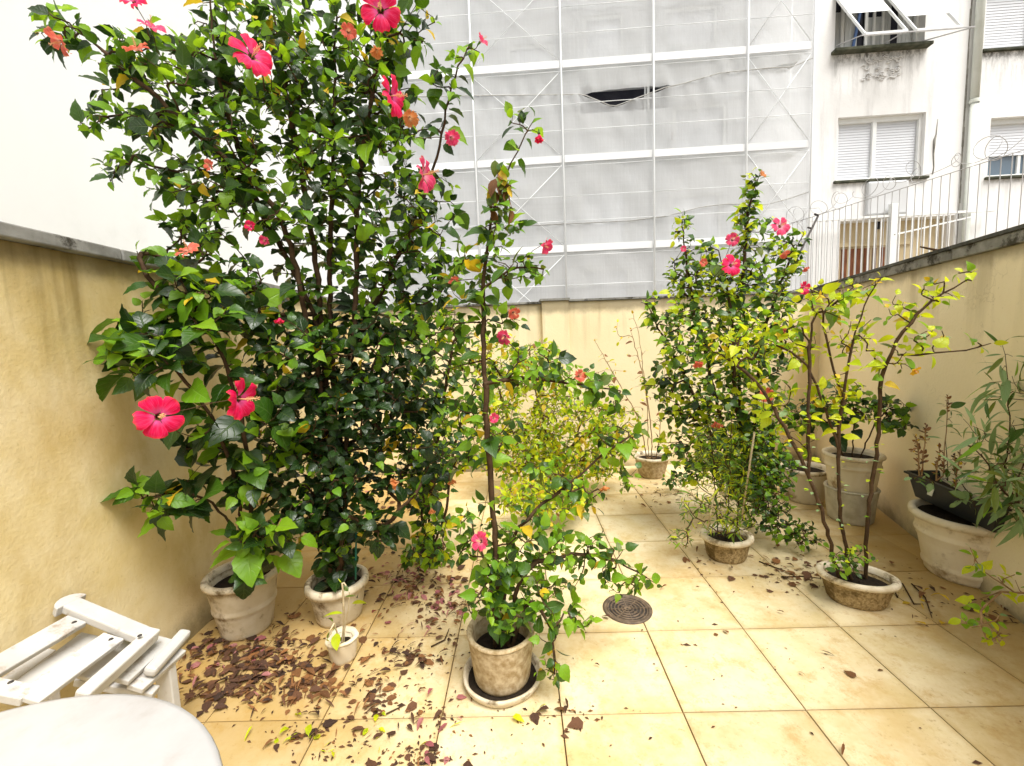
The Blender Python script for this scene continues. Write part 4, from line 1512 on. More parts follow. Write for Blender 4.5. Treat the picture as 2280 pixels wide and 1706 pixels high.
# ---- the plants (pixel outlines turned into points at each plant's own distance)
C_ = (0, -1, .1)
YB = 2.28
plant('hibiscus', 'huge dark leafy hibiscus towering to the top edge with many pink flowers', 'shrub',
      [[LB + Vector((-.01, 0, .2)), (735, 1000, YB), (705, 720, YB), (570, 440, YB - .02), (490, 180, YB - .05), (465, -40, YB - .05)],
       [LB + Vector((.02, .01, .2)), (745, 900, YB), (735, 600, YB + .05), (742, 300, YB + .08), (750, -60, YB + .1)],
       [LB + Vector((.03, -.02, .2)), (775, 900, YB), (792, 650, YB), (800, 400, YB), (845, 120, YB), (870, -40, YB)],
       [LB + Vector((.0, .03, .2)), (760, 900, YB + .08), (800, 760, YB + .1), (890, 560, YB + .1), (965, 380, YB + .05), (1003, 200, YB), (1040, 110, YB)],
       [LB + Vector((-.03, .01, .2)), (718, 900, YB - .03), (690, 760, YB - .05), (620, 480, YB - .08), (420, 280, YB - .14), (190, 80, YB - .2)],
       [LB + Vector((-.02, -.03, .2)), (725, 900, YB), (700, 560, YB + .02), (645, 250, YB), (600, -40, YB)],
       [LB + Vector((.01, -.02, .2)), (775, 1150, YB - .1), (840, 1180, YB - .12), (925, 1100, YB - .1)],
       [(690, 700, YB), (560, 700, YB - .12), (430, 680, YB - .3), (350, 640, YB - .35), (318, 590, YB - .35), (305, 560, YB - .35)]],
      [(330, 190, 120, 130, YB - .12, .16, 26), (430, 330, 150, 130, YB - .1, .2, 40), (470, 470, 100, 90, YB - .05, .2, 22), (560, 110, 170, 140, YB, .25, 44),
       (600, 300, 160, 130, YB, .25, 44), (760, 110, 150, 130, YB + .05, .25, 40), (770, 300, 150, 150, YB + .05, .28, 46), (640, 440, 130, 90, YB, .22, 20),
       (880, 300, 70, 120, YB + .05, .2, 14), (900, 60, 70, 70, YB, .15, 7), (860, 470, 110, 110, YB + .05, .25, 28), (960, 460, 70, 80, YB + .05, .2, 9),
       (140, 60, 60, 50, YB - .2, .08, 6), (215, 270, 40, 25, YB - .15, .06, 5), (255, 370, 45, 35, YB - .12, .06, 5), (400, 500, 50, 30, YB - .1, .1, 5),
       (420, 570, 60, 35, YB - .15, .1, 9), (520, 620, 70, 50, YB - .1, .15, 12), (600, 660, 60, 60, YB - .05, .15, 5), (760, 600, 140, 90, YB + .1, .2, 14), (930, 600, 100, 90, YB + .1, .2, 26), (860, 700, 120, 80, YB + .1, .2, 26),
       (650, 790, 100, 90, YB - .08, .2, 30), (780, 790, 130, 90, YB + .05, .2, 36), (660, 930, 100, 90, YB - .05, .2, 40), (790, 920, 120, 110, YB, .22, 44),
       (700, 1060, 110, 80, YB - .05, .18, 36), (640, 1130, 70, 60, YB - .05, .12, 14), (820, 1060, 80, 70, YB, .15, 16), (900, 850, 90, 90, YB + .1, .2, 30), (940, 980, 70, 100, YB + .1, .2, 22),
       (800, 1180, 60, 40, YB - .1, .1, 7), (850, 1195, 50, 22, YB - .1, .08, 8), (740, 1200, 60, 60, YB, .1, 14), (930, 1080, 60, 60, YB + .05, .1, 12),
       (1000, 180, 40, 60, YB, .06, 4), (1050, 105, 22, 22, YB, .04, 2), (300, 120, 60, 60, YB - .15, .1, 8)],
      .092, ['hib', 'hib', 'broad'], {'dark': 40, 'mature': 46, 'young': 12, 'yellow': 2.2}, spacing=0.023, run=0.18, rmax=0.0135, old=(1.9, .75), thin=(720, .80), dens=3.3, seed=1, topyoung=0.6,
      flowers=[(560, 128, YB - .34, 95, 'hot', (.85, -.7, .35), .05), (848, 25, YB - .32, 95, 'hot', (.15, -1, -.25), .05), (868, 215, YB - .3, 90, 'hot', (.95, -.28, .0), .1),
               (938, 390, YB - .3, 92, 'pink', (.95, -.22, 0), .15), (300, 8, YB - .3, 60, 'hot', (.2, -.8, .5), .2), (338, 66, YB - .32, 55, 'pink', (.5, -.6, .8), .2),
               (308, 116, YB - .35, 58, 'coral', (-.1, -.5, .9), .2), (140, 92, YB - .3, 66, 'coral', (-.4, -.7, -.7), .3), (775, 72, YB - .3, 45, 'coral', (.4, -.8, -.3), .4),
               (838, 108, YB - .3, 48, 'orange', (.1, -.4, -.9), .6), (912, 262, YB - .25, 50, 'orange', (.3, -.7, -.5), .4), (1004, 306, YB - .15, 52, 'pink', (.3, -.8, -.5), .5),
               (1068, 95, YB - .1, 42, 'pink', (.8, -.4, .5), .45), (470, 370, YB - .3, 36, 'coral', (-.2, -.9, 0), .4), (422, 562, YB - .3, 62, 'coral', (-.1, -.6, .8), .15),
               (560, 505, YB - .25, 34, 'hot', (0, -1, 0), .4), (592, 535, YB - .2, 34, 'pink', (0, -1, -.3), .5), (622, 706, YB - .3, 40, 'hot', (.1, -.3, -1), .75),
               (1010, 626, YB - .1, 36, 'coral', (.2, -.8, -.4), .4), (892, 1072, YB - .25, 62, 'orange', (-.9, -.4, -.2), .8), (1004, 1062, YB - .1, 46, 'orange', (.2, -.3, -1), .8),
               (960, 1128, YB - .1, 46, 'orange', (.1, -.2, -1), .85)])

Y2 = 1.86
plant('hibiscus', 'broad-leaved hibiscus leaning along the left wall with two large open pink flowers', 'shrub',
      [[LA + Vector((0, 0, .24)), (540, 1180, 2.15), (520, 1050, 2.05), (470, 930, 1.95), (400, 830, Y2), (350, 770, Y2 - .02)],
       [LA + Vector((.03, .02, .24)), (560, 1150, 2.15), (545, 980, 2.05), (500, 800, 1.98), (420, 660, 1.95), (395, 610, 1.95)],
       [LA + Vector((-.03, -.01, .24)), (520, 1190, 2.1), (460, 1110, 2.0), (380, 1100, 1.92), (320, 1110, 1.9)],
       [LA + Vector((.01, -.03, .24)), (548, 1230, 2.1), (560, 1205, 2.06), (575, 1175, 2.0)]],
      [(310, 790, 75, 60, Y2 - .05, .10, 12), (395, 760, 70, 60, Y2, .1, 10), (440, 700, 80, 60, 1.92, .12, 12), (400, 620, 40, 40, 1.95, .08, 5), (350, 690, 50, 35, 1.92, .08, 5),
       (510, 760, 60, 60, 2.05, .10, 7), (560, 690, 50, 40, 2.1, .10, 5), (430, 950, 45, 35, 1.95, .1, 4), (480, 1010, 70, 45, 2.0, .12, 6), (575, 970, 60, 70, 2.1, .12, 6), (340, 1085, 60, 25, 1.9, .1, 6), (380, 1130, 55, 20, 1.9, .1, 5),
       (545, 1080, 35, 30, 2.0, .08, 5), (560, 1185, 70, 32, 2.02, .08, 9), (640, 1205, 50, 35, 2.1, .08, 6), (545, 1275, 30, 20, 2.02, .05, 2), (600, 880, 70, 50, 2.1, .12, 5)],
      .132, ['broad', 'hib'], {'dark': 52, 'mature': 34, 'young': 14, 'yellow': 1.5}, spacing=0.022, run=0.13, rmax=.012, dens=1.5, seed=2, topyoung=.6, droop=.35,
      flowers=[(352, 928, Y2 - .28, 112, 'hot', (.78, -.62, .05), .04), (528, 888, Y2 - .12, 112, 'hot', (.96, -.02, -.12), .12)])

Y3 = 1.80
plant('hibiscus', 'lanky hibiscus with one bare dark stem and trailing lower shoots in the centre pot', 'shrub',
      [[LD + Vector((-.02, 0, .17)), (1105, 1250, Y3), (1098, 1150, Y3), (1085, 950, Y3), (1075, 720, Y3 + .02), (1085, 560, Y3 + .02), (1112, 430, Y3 + .02), (1150, 335, Y3), (1190, 265, Y3)],
       [LD + Vector((.01, .01, .17)), (1130, 1230, Y3 + .05), (1190, 1140, Y3 + .1), (1270, 1075, Y3 + .14), (1350, 1005, Y3 + .16), (1425, 955, Y3 + .18)],
       [LD + Vector((.03, 0, .17)), (1160, 1290, Y3), (1250, 1240, Y3 + .05), (1350, 1240, Y3 + .1), (1460, 1300, Y3 + .14)],
       [LD + Vector((.05, -.02, .17)), (1180, 1340, Y3 - .04), (1225, 1400, Y3 - .08), (1235, 1500, Y3 - .1)],
       [LD + Vector((-.03, -.01, .17)), (1090, 1280, Y3 - .02), (1060, 1200, Y3 - .02), (1050, 1150, Y3)],
       [(1078, 855, Y3), (1180, 842, Y3 + .1), (1290, 858, Y3 + .2), (1380, 870, Y3 + .25)],
       [(1078, 640, Y3), (1130, 605, Y3), (1170, 595, Y3), (1210, 600, Y3)]],
      [(1165, 265, 25, 25, Y3, .04, 2), (1110, 440, 26, 60, Y3, .04, 8), (1090, 560, 60, 60, Y3, .08, 8), (1040, 620, 60, 60, Y3 + .1, .1, 8), (1160, 600, 60, 35, Y3, .05, 9), (1130, 500, 40, 40, Y3, .06, 4), (1010, 760, 60, 70, Y3 + .2, .12, 10),
       (1110, 720, 50, 50, Y3 + .05, .08, 6), (1190, 820, 100, 50, Y3 + .12, .1, 20), (1290, 850, 80, 40, Y3 + .2, .1, 12), (1350, 880, 40, 40, Y3 + .25, .08, 6), (1110, 950, 60, 60, Y3 + .1, .1, 8),
       (1040, 960, 70, 90, Y3 + .25, .12, 16), (1300, 1110, 45, 35, Y3 + .1, .06, 6), (1400, 1060, 40, 30, Y3 + .25, .06, 4), (1360, 985, 60, 40, Y3 + .2, .08, 7), (1240, 1060, 60, 50, Y3 + .15, .1, 8),
       (1060, 1180, 50, 70, Y3, .1, 12), (1180, 1190, 90, 60, Y3 + .05, .12, 22), (1140, 1290, 80, 60, Y3 - .02, .1, 22), (1230, 1270, 80, 50, Y3 + .05, .1, 18), (1340, 1230, 60, 40, Y3 + .1, .08, 12), (1390, 1290, 50, 35, Y3 + .12, .06, 9),
       (1220, 1380, 35, 60, Y3 - .06, .06, 9), (1230, 1490, 35, 30, Y3 - .1, .05, 5), (1070, 1340, 50, 40, Y3 - .08, .06, 7), (1120, 1380, 45, 35, Y3 - .10, .05, 6), (1290, 1370, 40, 30, Y3, .06, 5)],
      .072, ['hib', 'hib', 'oval'], {'mature': 46, 'young': 36, 'dark': 8, 'olive': 8, 'yellow': 3}, spacing=0.022, run=0.14, rmax=.0125, rtip=.0013, dens=2.2, seed=3, topyoung=.5, droop=.35,
      flowers=[(1200, 296, Y3, 52, 'hot', (.0, -.2, -1), .85), (1208, 545, Y3, 58, 'pink', (.6, -.6, -.4), .5), (1142, 695, Y3, 42, 'coral', (.3, -.8, -.4), .35), (1125, 748, Y3, 50, 'pink', (-.4, -.8, -.3), .4),
               (1288, 838, Y3 + .2, 44, 'coral', (.3, -.8, .3), .4), (1098, 932, Y3 - .05, 38, 'pink', (.3, -.8, .2), .5), (1072, 1206, Y3 - .1, 58, 'pink', (-.3, -.8, .4), .3), (1345, 1080, Y3 + .1, 40, 'orange', (.1, -.6, -.8), .6)])
# dead and yellowing leaves hanging near the top of the lanky stem
for k in range(22):
    a = ay(1118 + rr.uniform(-22, 22), 395 + rr.uniform(-45, 75), Y3 + rr.uniform(-.02, .02))
    d = nrm(np.array([rr.uniform(-.5, .5), rr.uniform(-.4, .2), -1]))
    nv = nrm(np.cross(d, [rr.uniform(-1, 1), rr.uniform(-1, 1), .1]))
    ALL_LEAVES.append((len(PLANTS) - 1, np.array(a), d, nv, rr.uniform(.05, .085), 'oval', 0, rr.choice(['dry', 'dry', 'olive', 'yellow'])))

plant('shrub', 'bushy green shrub filling the gap between the big hibiscus and the lanky one', 'shrub',
      [[L15 + Vector((0, 0, .08)), (960, 1100, 2.75), (985, 900, 2.75), (1010, 760, 2.75)],
       [L15 + Vector((.03, 0, .08)), (990, 1150, 2.7), (1010, 1000, 2.75), (1060, 850, 2.8)],
       [L15 + Vector((-.03, 0, .08)), (940, 1150, 2.7), (930, 1020, 2.75), (930, 880, 2.8)]],
      [(950, 1235, 60, 30, 2.6, .1, 14), (960, 1180, 40, 40, 2.65, .1, 8), (940, 1040, 70, 70, 2.7, .15, 16), (1010, 980, 70, 80, 2.75, .15, 18), (960, 880, 80, 80, 2.8, .15, 18), (1040, 870, 70, 80, 2.8, .15, 16), (1000, 760, 70, 70, 2.85, .15, 14), (930, 720, 70, 60, 2.85, .15, 12)],
      .085, ['hib'], {'mature': 36, 'pale': 10, 'young': 30, 'dark': 12, 'lime': 16, 'yellow': 3}, spacing=0.026, run=.18, rmax=.009, dens=3.4, seed=4)

plant('yellow_bush', 'fine-leaved yellow-green bush in front of the back wall', 'shrub',
      [[L5 + Vector((0, 0, .1)), (1220, 980, 4.2), (1190, 860, 4.2), (1180, 780, 4.2)], [L5 + Vector((.05, 0, .1)), (1280, 980, 4.2), (1310, 900, 4.2), (1340, 850, 4.2)],
       [L5 + Vector((-.05, 0, .1)), (1160, 1000, 4.2), (1120, 900, 4.2), (1100, 830, 4.2)]],
      [(1180, 900, 100, 110, 4.2, .25, 50), (1270, 960, 110, 90, 4.15, .25, 50), (1150, 1010, 100, 60, 4.1, .25, 36), (1290, 1040, 100, 35, 4.0, .2, 26), (1380, 960, 60, 60, 4.2, .15, 14), (1110, 800, 60, 60, 4.25, .2, 16), (1210, 1110, 110, 40, 3.4, .25, 30), (1200, 800, 60, 40, 4.3, .15, 12)],
      .085, ['oval', 'lance', 'oval'], {'lime': 56, 'olive': 14, 'young': 22, 'yellow': 8, 'dry': 2}, spacing=0.02, run=.20, rmax=.008, rtip=.0014, dens=9, seed=5, bark='bark_grey')

plant('dry_twigs', 'bare dry twigs and orange dead leaves in the stained back pot', 'dead plant',
      [[LI + Vector((0, 0, .2)), (1450, 960, 4.55), (1435, 850, 4.55), (1405, 740, 4.6)], [LI + Vector((.05, 0, .2)), (1470, 950, 4.5), (1480, 850, 4.5), (1475, 720, 4.5)],
       [LI + Vector((-.05, 0, .2)), (1420, 930, 4.55), (1370, 840, 4.6), (1325, 760, 4.6)], [LI + Vector((-.02, .05, .2)), (1440, 900, 4.6), (1425, 760, 4.65), (1410, 700, 4.65)]],
      [(1400, 760, 60, 60, 4.6, .1, 12), (1350, 800, 50, 60, 4.6, .1, 8), (1460, 930, 50, 50, 4.5, .1, 10), (1420, 900, 60, 60, 4.55, .1, 10)],
      .07, ['oval'], {'dry': 45, 'yellow': 20, 'lime': 35}, spacing=.13, run=.2, rmax=.006, rtip=.0018, seed=6, bark='twig_pale')

Y6 = 3.25
plant('hibiscus', 'tall hibiscus in the back right corner with a slim spire and pink flowers', 'shrub',
      [[L6 + Vector((0, 0, .14)), (1650, 950, Y6), (1645, 750, Y6), (1660, 560, Y6), (1668, 460, Y6), (1692, 385, Y6)],
       [L6 + Vector((.04, 0, .14)), (1680, 950, Y6), (1700, 750, Y6 + .05), (1750, 600, Y6 + .05), (1790, 520, Y6 + .05)],
       [L6 + Vector((-.04, 0, .14)), (1610, 950, Y6), (1570, 780, Y6), (1530, 600, Y6), (1518, 490, Y6)],
       [L6 + Vector((-.05, .03, .14)), (1600, 1000, Y6), (1520, 830, Y6 + .05), (1460, 720, Y6 + .05), (1440, 670, Y6 + .05)],
       [L6 + Vector((.0, -.04, .14)), (1640, 900, Y6 - .1), (1630, 720, Y6 - .1), (1600, 560, Y6), (1570, 560, Y6)]],
      [(1672, 430, 14, 50, Y6, .06, 12), (1655, 520, 24, 60, Y6, .08, 14), (1520, 520, 22, 50, Y6, .06, 6), (1525, 610, 45, 50, Y6, .12, 18), (1620, 620, 80, 50, Y6, .2, 34), (1570, 570, 30, 40, Y6, .1, 7), (1720, 590, 60, 60, Y6 + .05, .15, 18), (1770, 560, 30, 50, Y6 + .05, .1, 7), (1700, 520, 40, 40, Y6, .1, 8),
       (1650, 670, 130, 60, Y6, .25, 44), (1500, 690, 70, 50, Y6, .15, 18), (1560, 850, 110, 90, Y6, .25, 50), (1650, 900, 110, 100, Y6, .25, 56), (1480, 850, 50, 50, Y6 + .1, .15, 12), (1560, 1010, 80, 70, Y6 - .05, .2, 36), (1680, 1030, 70, 80, Y6 - .05, .2, 34), (1730, 760, 60, 80, Y6, .2, 18), (1500, 960, 50, 60, Y6, .15, 14), (1540, 740, 90, 50, Y6 - .15, .15, 26), (1640, 770, 90, 50, Y6 - .2, .12, 20), (1640, 1010, 90, 80, Y6 - .1, .15, 26)],
      .082, ['hib', 'oval', 'hib'], {'dark': 24, 'mature': 34, 'pale': 8, 'young': 18, 'olive': 6, 'lime': 30}, spacing=0.023, run=0.15, rmax=.012, dens=2.7, seed=7,
      flowers=[(1692, 392, Y6 - .05, 29, 'orange', (.5, -.7, .4), .5), (1735, 505, Y6 - .2, 49, 'pink', (.1, -.9, .2), .15), (1630, 535, Y6 - .2, 39, 'pink', (-.3, -.9, 0), .3), (1626, 592, Y6 - .28, 54, 'hot', (.1, -1, .2), .05), (1742, 562, Y6 - .2, 36, 'coral', (.3, -.6, -.6), .5),
               (1790, 596, Y6 - .1, 27, 'coral', (.2, -.6, -.7), .6), (1786, 642, Y6 - .15, 39, 'hot', (.2, -.9, 0), .3), (1565, 585, Y6 - .2, 26, 'coral', (0, -1, 0), .4), (1735, 736, Y6 - .3, 34, 'coral', (0, -1, -.2), .4), (1552, 805, Y6 - .3, 37, 'coral', (0, -.8, -.6), .55), (1702, 878, Y6 - .35, 47, 'coral', (0, -1, -.1), .3), (1595, 940, Y6 - .3, 41, 'coral', (-.2, -.7, -.6), .6), (1520, 555, Y6 - .1, 21, 'pink', (0, -1, 0), .4)])

Y7 = 2.3
plant('hibiscus', 'sparse open hibiscus with yellow-green leaves rising from the oval bowl', 'shrub',
      [[LF + Vector((-.09, .02, .13)), (1835, 1160, Y7), (1800, 1060, Y7 + .02), (1745, 950, Y7 + .1), (1690, 860, Y7 + .2), (1630, 800, Y7 + .28)],
       [LF + Vector((-.03, .0, .13)), (1872, 1150, Y7), (1866, 1000, Y7), (1880, 860, Y7), (1905, 740, Y7), (1935, 660, Y7), (1960, 620, Y7)],
       [LF + Vector((.06, .01, .13)), (1932, 1160, Y7), (1948, 1040, Y7), (1958, 940, Y7), (1964, 840, Y7), (2012, 740, Y7 - .05), (2075, 670, Y7 - .05), (2150, 625, Y7 - .08)],
       [(1800, 1060, Y7 + .02), (1800, 900, Y7 + .05), (1808, 720, Y7 + .1), (1840, 690, Y7 + .1), (1900, 640, Y7 + .1)],
       [(1866, 1000, Y7), (1820, 860, Y7 + .05), (1780, 800, Y7 + .1), (1730, 770, Y7 + .15)],
       [(2000, 790, Y7), (2080, 785, Y7 - .08), (2150, 780, Y7 - .1), (2205, 765, Y7 - .12)],
       [(1880, 900, Y7), (1850, 800, Y7 + .05), (1835, 700, Y7 + .08), (1870, 650, Y7 + .1), (1820, 635, Y7 + .1)]],
      [(2150, 615, 20, 18, Y7 - .08, .04, 3), (2090, 650, 45, 28, Y7 - .06, .06, 8), (2010, 690, 45, 35, Y7, .06, 7), (1960, 625, 14, 14, Y7, .03, 1), (1890, 650, 50, 30, Y7 + .1, .08, 6), (1820, 680, 60, 40, Y7 + .12, .1, 10), (1900, 740, 60, 50, Y7 + .05, .1, 12),
       (2060, 740, 50, 40, Y7 - .05, .06, 7), (1980, 790, 60, 40, Y7, .08, 8), (2190, 765, 18, 12, Y7 - .12, .03, 3), (1780, 760, 60, 50, Y7 + .2, .1, 12), (1700, 740, 80, 50, Y7 + .3, .12, 22), (1630, 770, 70, 45, Y7 + .33, .12, 20),
       (1840, 860, 60, 50, Y7 + .05, .1, 8), (1720, 880, 60, 50, Y7 + .2, .1, 8), (1780, 960, 40, 40, Y7 + .1, .08, 4), (1900, 900, 50, 50, Y7, .08, 5)],
      .074, ['hib', 'oval'], {'lime': 68, 'young': 16, 'yellow': 8, 'olive': 5, 'pale': 5}, spacing=0.03, run=0.1, rmax=.0098, rtip=.0017, dens=1.9, seed=8, topyoung=0, bark='bark',
      flowers=[(2032, 822, Y7 - .1, 36, 'yellow', (.2, -.9, -.5), .45)])
# small pale clipped leaf scraps along the three bare stems
for (x0, y0, x1, y1, n) in ((1838, 1200, 1760, 970, 12), (1872, 1180, 1872, 900, 18), (1925, 1190, 1962, 860, 18), (1800, 1050, 1800, 850, 9)):
    for k in range(n):
        t_ = rr.random()
        a = np.array(ay(x0 + (x1 - x0) * t_ + rr.uniform(-16, 16), y0 + (y1 - y0) * t_, Y7 - .01))
        d = nrm(np.array([rr.choice((-1, 1)) * rr.uniform(.6, 1), rr.uniform(-.8, .3), rr.uniform(-.1, .25)]))
        up_ = np.array([rr.uniform(-.3, .3), rr.uniform(-.5, .1), 1.0])
        ALL_LEAVES.append((len(PLANTS) - 1, a, d, nrm(up_ - d * (up_ @ d)), rr.uniform(.018, .036), 'oval', 0, rr.choice(['lime', 'pale', 'lime', 'young'])))
plant('weeds', 'low green weeds growing inside the oval bowl', 'weed',
      [[LF + Vector((0, -.02, .13)), (1890, 1250, 2.18)]], [(1890, 1250, 45, 25, 2.2, .06, 20), (1920, 1235, 40, 25, 2.2, .05, 10), (1860, 1260, 25, 20, 2.16, .04, 8)],
      .042, ['oval'], {'young': 40, 'mature': 45, 'lime': 12}, spacing=.018, run=.08, rmax=.002, rtip=.0008, seed=9)
plant('feathery_plant', 'thin feathery stems and narrow leaves in the stone bowl with a white rim', 'plant',
      [[LE + Vector((-.06, 0, .15)), (1590, 1050, 2.75), (1575, 940, 2.8)], [LE + Vector((0, 0, .15)), (1625, 1050, 2.75), (1630, 920, 2.8)], [LE + Vector((.06, 0, .15)), (1650, 1080, 2.75), (1680, 960, 2.75)]],
      [(1580, 1060, 45, 90, 2.75, .12, 34), (1630, 1090, 50, 80, 2.75, .12, 30), (1600, 980, 60, 60, 2.78, .12, 18), (1650, 1170, 30, 20, 2.7, .06, 8), (1600, 1170, 40, 20, 2.7, .06, 8), (1515, 1195, 28, 22, 2.65, .06, 7), (1540, 1130, 25, 40, 2.7, .06, 8)],
      .068, ['lance'], {'olive': 40, 'lime': 26, 'mature': 24, 'young': 10}, spacing=.014, run=.2, rmax=.004, rtip=.0010, dens=2.8, seed=10)
c0 = [((1680, 962), (1652, 1150)), ((1590, 1100), (1575, 1180)), ((1618, 960), (1632, 1190))]
for k, (a, b) in enumerate(c0[:2]):
    top, bot = ay(*a, 2.70), ay(*b, 2.72)
    tag(MB().tube([bot, top], .006, 8).build('plant_stake', M['cane']), ('long pale cane leaning in the white-rimmed stone bowl', 'short thin cane at the edge of the white-rimmed stone bowl')[k], 'cane')

plant('creeper', 'low green creeper spreading over the tiles below the beige and grey pots', 'creeper',
      [[(1700, 1130, 3.1), (1740, 1170, 2.95), (1790, 1200, 2.85)], [(1700, 1130, 3.1), (1700, 1050, 3.15), (1720, 980, 3.2)]],
      [(1720, 1100, 50, 60, 3.05, .12, 40), (1760, 1180, 55, 24, 2.92, .08, 26), (1800, 1205, 35, 12, 2.84, .05, 9), (1700, 1010, 50, 60, 3.15, .15, 34), (1740, 1040, 30, 40, 3.1, .1, 14), (1670, 1080, 40, 70, 3.1, .12, 20), (1690, 960, 45, 50, 3.2, .15, 18), (1690, 1150, 45, 35, 2.98, .10, 16)],
      .062, ['broad', 'oval'], {'mature': 48, 'dark': 26, 'young': 22, 'pale': 6}, spacing=.026, run=.14, rmax=.004, dens=4.0, seed=11, up=.2)
plant('hanging_plant', 'dark glossy leafy plant spilling over the stacked cream pot by the right wall', 'plant',
      [[LK + Vector((0, 0, .50)), (1900, 960, 3.3), (1905, 915, 3.3)], [LK + Vector((.04, -.02, .50)), (1950, 940, 3.2), (1990, 905, 3.15), (2010, 930, 3.1)], [LK + Vector((-.06, 0, .50)), (1850, 950, 3.3), (1800, 920, 3.3)]],
      [(1980, 905, 40, 22, 3.15, .08, 14), (2000, 940, 32, 18, 3.1, .06, 12), (1930, 900, 50, 24, 3.25, .1, 16), (1850, 910, 60, 40, 3.3, .12, 20), (1790, 930, 40, 40, 3.35, .12, 14), (1870, 880, 40, 30, 3.3, .1, 8)],
      .10, ['broad'], {'dark': 45, 'mature': 40, 'young': 12}, spacing=.035, run=.14, rmax=.005, dens=2.2, seed=12, droop=.5)

# right-hand plants
plant('willow_plant', 'grey-green plant with long narrow drooping leaves at the right edge', 'shrub',
      [[LH + Vector((.03, .0, .30)), (2255, 1100, 2.2), (2248, 950, 2.2), (2240, 820, 2.2), (2232, 770, 2.2)], [LH + Vector((0, -.05, .30)), (2270, 1120, 2.1), (2290, 1000, 2.1), (2300, 850, 2.1)],
       [LH + Vector((-.05, -.03, .30)), (2240, 1100, 2.12), (2190, 1020, 2.15), (2150, 990, 2.18)]],
      [(2230, 1000, 70, 60, 2.15, .12, 22), (2250, 1080, 55, 70, 2.08, .12, 36), (2200, 1050, 60, 50, 2.1, .1, 16), (2270, 930, 60, 80, 2.15, .12, 18), (2190, 920, 60, 60, 2.18, .08, 8), (2240, 820, 50, 70, 2.2, .06, 7), (2260, 1150, 30, 40, 2.05, .06, 10)],
      .135, ['lance'], {'pale': 66, 'mature': 16, 'olive': 18}, spacing=.03, run=.22, rmax=.007, rtip=.0010, dens=0.9, seed=13, droop=.55, tipsize=.7)
plant('dead_succulent', 'rusty brown dried succulent spikes standing in the black trough', 'dead plant',
      [[ay(2047, 1060, 2.42), (2045, 1000, 2.42), (2038, 970, 2.42)], [ay(2052, 1060, 2.42), (2058, 990, 2.42), (2062, 948, 2.42)], [ay(2085, 1070, 2.40), (2088, 1020, 2.40), (2090, 995, 2.40)], [ay(2128, 1085, 2.36), (2135, 1030, 2.36), (2138, 1000, 2.36)], [ay(2100, 1060, 2.40), (2108, 950, 2.42), (2110, 880, 2.42)]],
      [(2042, 1000, 10, 30, 2.42, .02, 6), (2060, 980, 9, 35, 2.42, .02, 7), (2088, 1020, 14, 22, 2.40, .02, 7), (2136, 1030, 14, 26, 2.36, .02, 7)],
      .028, ['oval'], {'dry': 80, 'yellow': 8, 'litter': 20}, spacing=.010, run=.10, rmax=.004, rtip=.002, seed=14, bark='twig_pale', leafup=.3, droop=-.5)
plant('trough_weeds', 'thin pale weeds sprouting from the black trough', 'weed',
      [[ay(2080, 1075, 2.36), (2060, 1060, 2.34)], [ay(2110, 1070, 2.4), (2108, 960, 2.42), (2112, 890, 2.42)], [ay(2150, 1090, 2.36), (2130, 1060, 2.34)]],
      [(2060, 1070, 35, 16, 2.34, .04, 8), (2120, 1060, 40, 16, 2.36, .04, 8), (2110, 930, 14, 30, 2.42, .03, 4), (2170, 1120, 40, 16, 2.3, .05, 8)],
      .075, ['lance', 'oval'], {'pale': 50, 'olive': 30, 'mature': 20}, spacing=.03, run=.10, rmax=.003, rtip=.0010, seed=15)
plant('straggling_branch', 'straggling pale branch with a few green leaves reaching over the tiles at the right edge', 'branch',
      [[(2330, 1330, 1.98), (2230, 1318, 1.98), (2160, 1345, 1.96)], [(2260, 1320, 1.98), (2190, 1270, 2.0), (2160, 1220, 2.05)], [(2230, 1318, 1.98), (2185, 1360, 1.90), (2195, 1420, 1.84)]],
      [(2190, 1380, 45, 30, 1.88, .05, 10), (2210, 1420, 25, 16, 1.84, .04, 5), (2160, 1340, 20, 14, 1.95, .03, 3), (2250, 1290, 30, 20, 2.0, .04, 5), (2180, 1260, 16, 20, 2.0, .03, 3)],
      .06, ['hib', 'oval'], {'lime': 34, 'young': 46, 'pale': 24}, spacing=.03, run=.12, rmax=.005, rtip=.0014, seed=16, bark='twig_pale', up=.1)
plant('sprig', 'withered thin sprig leaning in the small white pot', 'plant',
      [[LCp + Vector((.0, 0, .09)), (765, 1350, 1.99), (762, 1300, 1.99)], [LCp + Vector((-.02, 0, .09)), (745, 1390, 1.97), (728, 1420, 1.94)], [LCp + Vector((.01, .0, .09)), (775, 1360, 2.0), (778, 1320, 2.0)]],
      [(765, 1320, 12, 30, 1.99, .02, 4), (735, 1420, 8, 14, 1.95, .02, 2)],
      .07, ['lance', 'oval'], {'olive': 55, 'lime': 30, 'yellow': 15}, spacing=.045, run=.10, rmax=.006, rtip=.0025, seed=17, bark='cane')
# green plastic support cane beside the trunk
tag(MB().tube([ay(792, 1290, 2.25), ay(793, 1180, 2.25)], .005, 8).build('plant_stake', simple('green_plastic', (.01, .16, .12), None, .5, 5)), 'thin green plastic stake beside the trunk of the big hibiscus', 'stake')
# low green at the foot of the back wall
plant('seedling', 'small green seedling on the floor beside the stained back pot', 'plant',
      [[gz(1500, 1085), ay(1500, 1070, 4.1)]], [(1505, 1068, 36, 14, 4.1, .1, 10)], .075, ['oval'], {'mature': 60, 'pale': 30, 'young': 10}, spacing=.02, run=.1, rmax=.004, seed=18)

finish_leaves()

